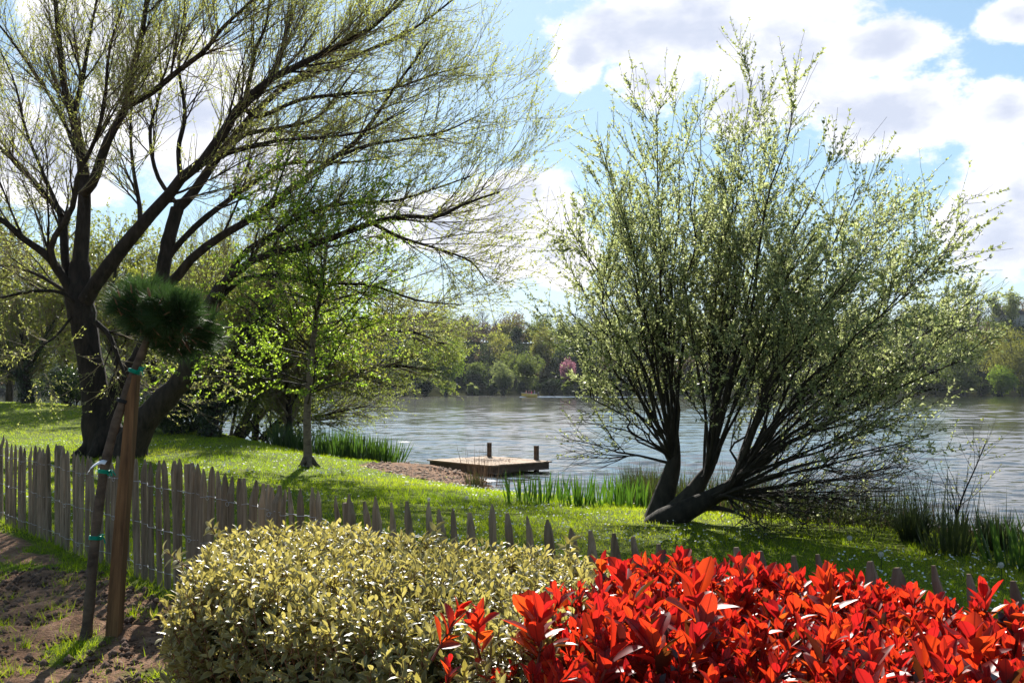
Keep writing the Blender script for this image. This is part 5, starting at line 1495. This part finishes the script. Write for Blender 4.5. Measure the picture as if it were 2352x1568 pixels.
# ------------------------------------------------------------------ motor boat with four people
rng = np.random.default_rng(112)
bw = at(1216, 912, 190); bo = np.array([bw[0], 190, WATER])
boat = thing('motor_boat', 'small ochre open motor boat crossing near the far bank', 'boat', bo)
M['hull'] = roughmat('ochre_hull', (0.70, 0.42, 0.07), (0.85, 0.55, 0.12), (2, 2, 2), .4, .1, spec=.5)
M['gunwale'] = roughmat('pale_gunwale', (0.55, 0.5, 0.42), (0.65, 0.6, 0.5), (2, 2, 2), .5)
M['motor'] = roughmat('black_motor', (0.02, 0.02, 0.025), (0.05, 0.05, 0.06), (2, 2, 2), .3, spec=.5)
M['foam'] = roughmat('white_foam', (0.75, 0.77, 0.8), (0.85, 0.86, 0.88), (2, 2, 2), .7)
nS = 9; Lb = 3.0
secs = []
for i in range(nS):
    t_ = i / (nS - 1)          # 0 bow (left) .. 1 stern
    w_ = .72 * (1 - (1 - t_) ** 2.4) ** .7 + .03; zt = .62 + .22 * (1 - t_) ** 2; zb_ = -.12 + .35 * (1 - t_) ** 3
    x_ = (t_ - .5) * Lb
    secs.append([[x_, -w_, zt], [x_, -w_ * .8, zb_ + .12], [x_, 0, zb_], [x_, w_ * .8, zb_ + .12], [x_, w_, zt], [x_, w_ * .88, zt - .02], [x_, w_ * .7, zb_ + .2], [x_, 0, zb_ + .15], [x_, -w_ * .7, zb_ + .2], [x_, -w_ * .88, zt - .02]])
V = np.array(secs).reshape(-1, 3) + bo
F = [[i * 10 + j, i * 10 + (j + 1) % 10, i * 10 + 10 + (j + 1) % 10, i * 10 + 10 + j] for i in range(nS - 1) for j in range(10)]
e_ = (nS - 1) * 10
g = Geo(); g.add(V, [F, [[e_, e_ + 1, e_ + 8, e_ + 9], [e_ + 1, e_ + 2, e_ + 7, e_ + 8], [e_ + 2, e_ + 3, e_ + 6, e_ + 7], [e_ + 3, e_ + 4, e_ + 5, e_ + 6], [0, 9, 8, 1], [1, 8, 7, 2], [2, 7, 6, 3], [3, 6, 5, 4]]])
g.build('hull', M['hull'], boat)
for sg in (0, 4):
    g = Geo(); g.tubes((np.array([s_[sg] for s_ in secs]) + bo)[None], np.full((1, nS), .05), 6); g.build('gunwale', M['gunwale'], boat)
for x_ in (-.35, .55):
    g = Geo(); g.box(bo + [x_, 0, .38], np.eye(3), (.14, .6, .03)); g.build('bench', M['gunwale'], boat, smooth=False)
g = Geo()
cw = bo + [1.72, 0, .72]
for dz, sc in ((0, 1),):
    g.tubes(np.array([[cw + [-.05, 0, -.22], cw + [-.02, 0, -.18], cw + [0, 0, 0], cw + [.02, 0, .18], cw + [.03, 0, .24]]]), np.array([[.10, .17, .20, .16, .04]]), 10)
g.tubes(np.array([[cw + [-.02, 0, -.2], cw + [.02, 0, -.6], cw + [.04, 0, -1.0]]]), np.array([[.08, .07, .06]]), 8)
g.build('outboard_motor', M['motor'], boat)
g = Geo()
nF = 90
fx = np.linspace(1.5, 26, nF)
for off, amp in ((.0, .12), (.7, .08), (-.8, .08), (-.2, .1)):
    P_ = bo + np.stack([fx, off * (1 + fx * .09) + .2 * np.sin(fx * 1.7 + off), .02 + .05 * np.abs(np.sin(fx * 2.3 + off * 5)) * np.exp(-fx / 14)], 1)
    r_ = amp * (.6 + .7 * rng.random(nF)) * np.exp(-fx / 18) + .01
    g.tubes(P_[None], r_[None], 6)
P_ = bo + np.stack([np.linspace(-1.9, -.6, 8), -.5 - .1 * np.arange(8), np.full(8, .04)], 1); g.tubes(P_[None], np.array([[.02, .09, .10, .09, .07, .06, .05, .02]]), 6)
tag(g.build('boat_wake', M['foam'], None, origin=bo + [1.5, 0, 0]), 'white foaming wake trailing behind the small boat', 'wake', kind='stuff')


def clothmat(name, cloth, skin, hair, z_neck=.62, z_hair=.86):
    m, nt_, out_ = newmat(name)
    t_ = N(nt_, 'ShaderNodeTexCoord'); s_ = N(nt_, 'ShaderNodeSeparateXYZ'); L(nt_, t_.outputs['Object'], s_.inputs[0])
    r_ = N(nt_, 'ShaderNodeValToRGB'); r_.color_ramp.interpolation = 'CONSTANT'
    e_ = r_.color_ramp.elements
    e_[0].position = 0; e_[0].color = (*cloth, 1); e_[1].position = z_neck; e_[1].color = (*skin, 1)
    n_ = e_.new(z_hair); n_.color = (*hair, 1)
    L(nt_, s_.outputs[2], r_.inputs[0]); p_ = N(nt_, 'ShaderNodeBsdfPrincipled'); p_.inputs['Roughness'].default_value = .8
    L(nt_, r_.outputs[0], p_.inputs['Base Color']); L(nt_, p_.outputs[0], out_.inputs['Surface'])
    return m


def person(label, loc, face, mat):
    """seated figure grown from a joint skeleton; origin at the seat, +X is forward"""
    J = [((0, 0, .08), .13), ((0, 0, .30), .14), ((0, 0, .50), .15), ((.01, 0, .60), .055), ((.03, 0, .70), .085), ((.03, 0, .80), .10), ((.02, 0, .88), .07),
         ((0, .19, .52), .06), ((.06, .24, .28), .05), ((.26, .18, .22), .04), ((.33, .16, .22), .045), ((0, -.19, .52), .06), ((.06, -.24, .28), .05), ((.26, -.18, .22), .04), ((.33, -.16, .22), .045),
         ((.22, .11, .08), .085), ((.44, .12, .06), .07), ((.46, .12, -.2), .055), ((.48, .12, -.33), .05), ((.22, -.11, .08), .085), ((.44, -.12, .06), .07), ((.46, -.12, -.2), .055), ((.48, -.12, -.33), .05), ((.13, 0, .78), .03)]
    E = [(0, 1), (1, 2), (2, 3), (3, 4), (4, 5), (5, 6), (2, 7), (7, 8), (8, 9), (9, 10), (2, 11), (11, 12), (12, 13), (13, 14), (0, 15), (15, 16), (16, 17), (17, 18), (0, 19), (19, 20), (20, 21), (21, 22), (5, 23)]
    me = bpy.data.meshes.new('person'); me.from_pydata([j[0] for j in J], E, [])
    ob = bpy.data.objects.new('person', me); C.objects.link(ob)
    md = ob.modifiers.new('skin', 'SKIN'); md.use_smooth_shade = True
    lay = me.skin_vertices[0] if len(me.skin_vertices) else None
    if lay is None:
        bpy.context.view_layer.objects.active = ob
        lay = me.skin_vertices[0]
    for v_, j in zip(lay.data, J):
        v_.radius = (j[1], j[1])
    lay.data[0].use_root = True
    sd_ = ob.modifiers.new('subdivision', 'SUBSURF'); sd_.levels = 1; sd_.render_levels = 1
    me.materials.append(mat)
    ob.location = loc; ob.rotation_euler = (0, 0, face)
    return tag(ob, label, 'person', 'people in the small boat')


skin_c = (0.45, 0.28, 0.2)
person('person in a pale pink top sitting at the bow of the small boat', bo + [-.62, .1, .42], 0.2, clothmat('pale_pink_clothes', (.6, .42, .4), skin_c, (.08, .05, .03)))
person('person in dark red sitting in the middle of the small boat', bo + [-.1, -.2, .42], pi - .3, clothmat('dark_red_clothes', (.25, .03, .05), skin_c, (.05, .03, .02)))
person('person in bright pink sitting right of the middle in the small boat', bo + [.42, .2, .42], pi + .2, clothmat('bright_pink_clothes', (.5, .06, .16), skin_c, (.03, .02, .02)))
person('person in grey blue steering beside the motor of the small boat', bo + [1.0, 0, .45], pi, clothmat('grey_blue_clothes', (.2, .22, .3), skin_c, (.02, .02, .02)))

for o in bpy.data.objects:
    if '_o' in o.keys():
        del o['_o']
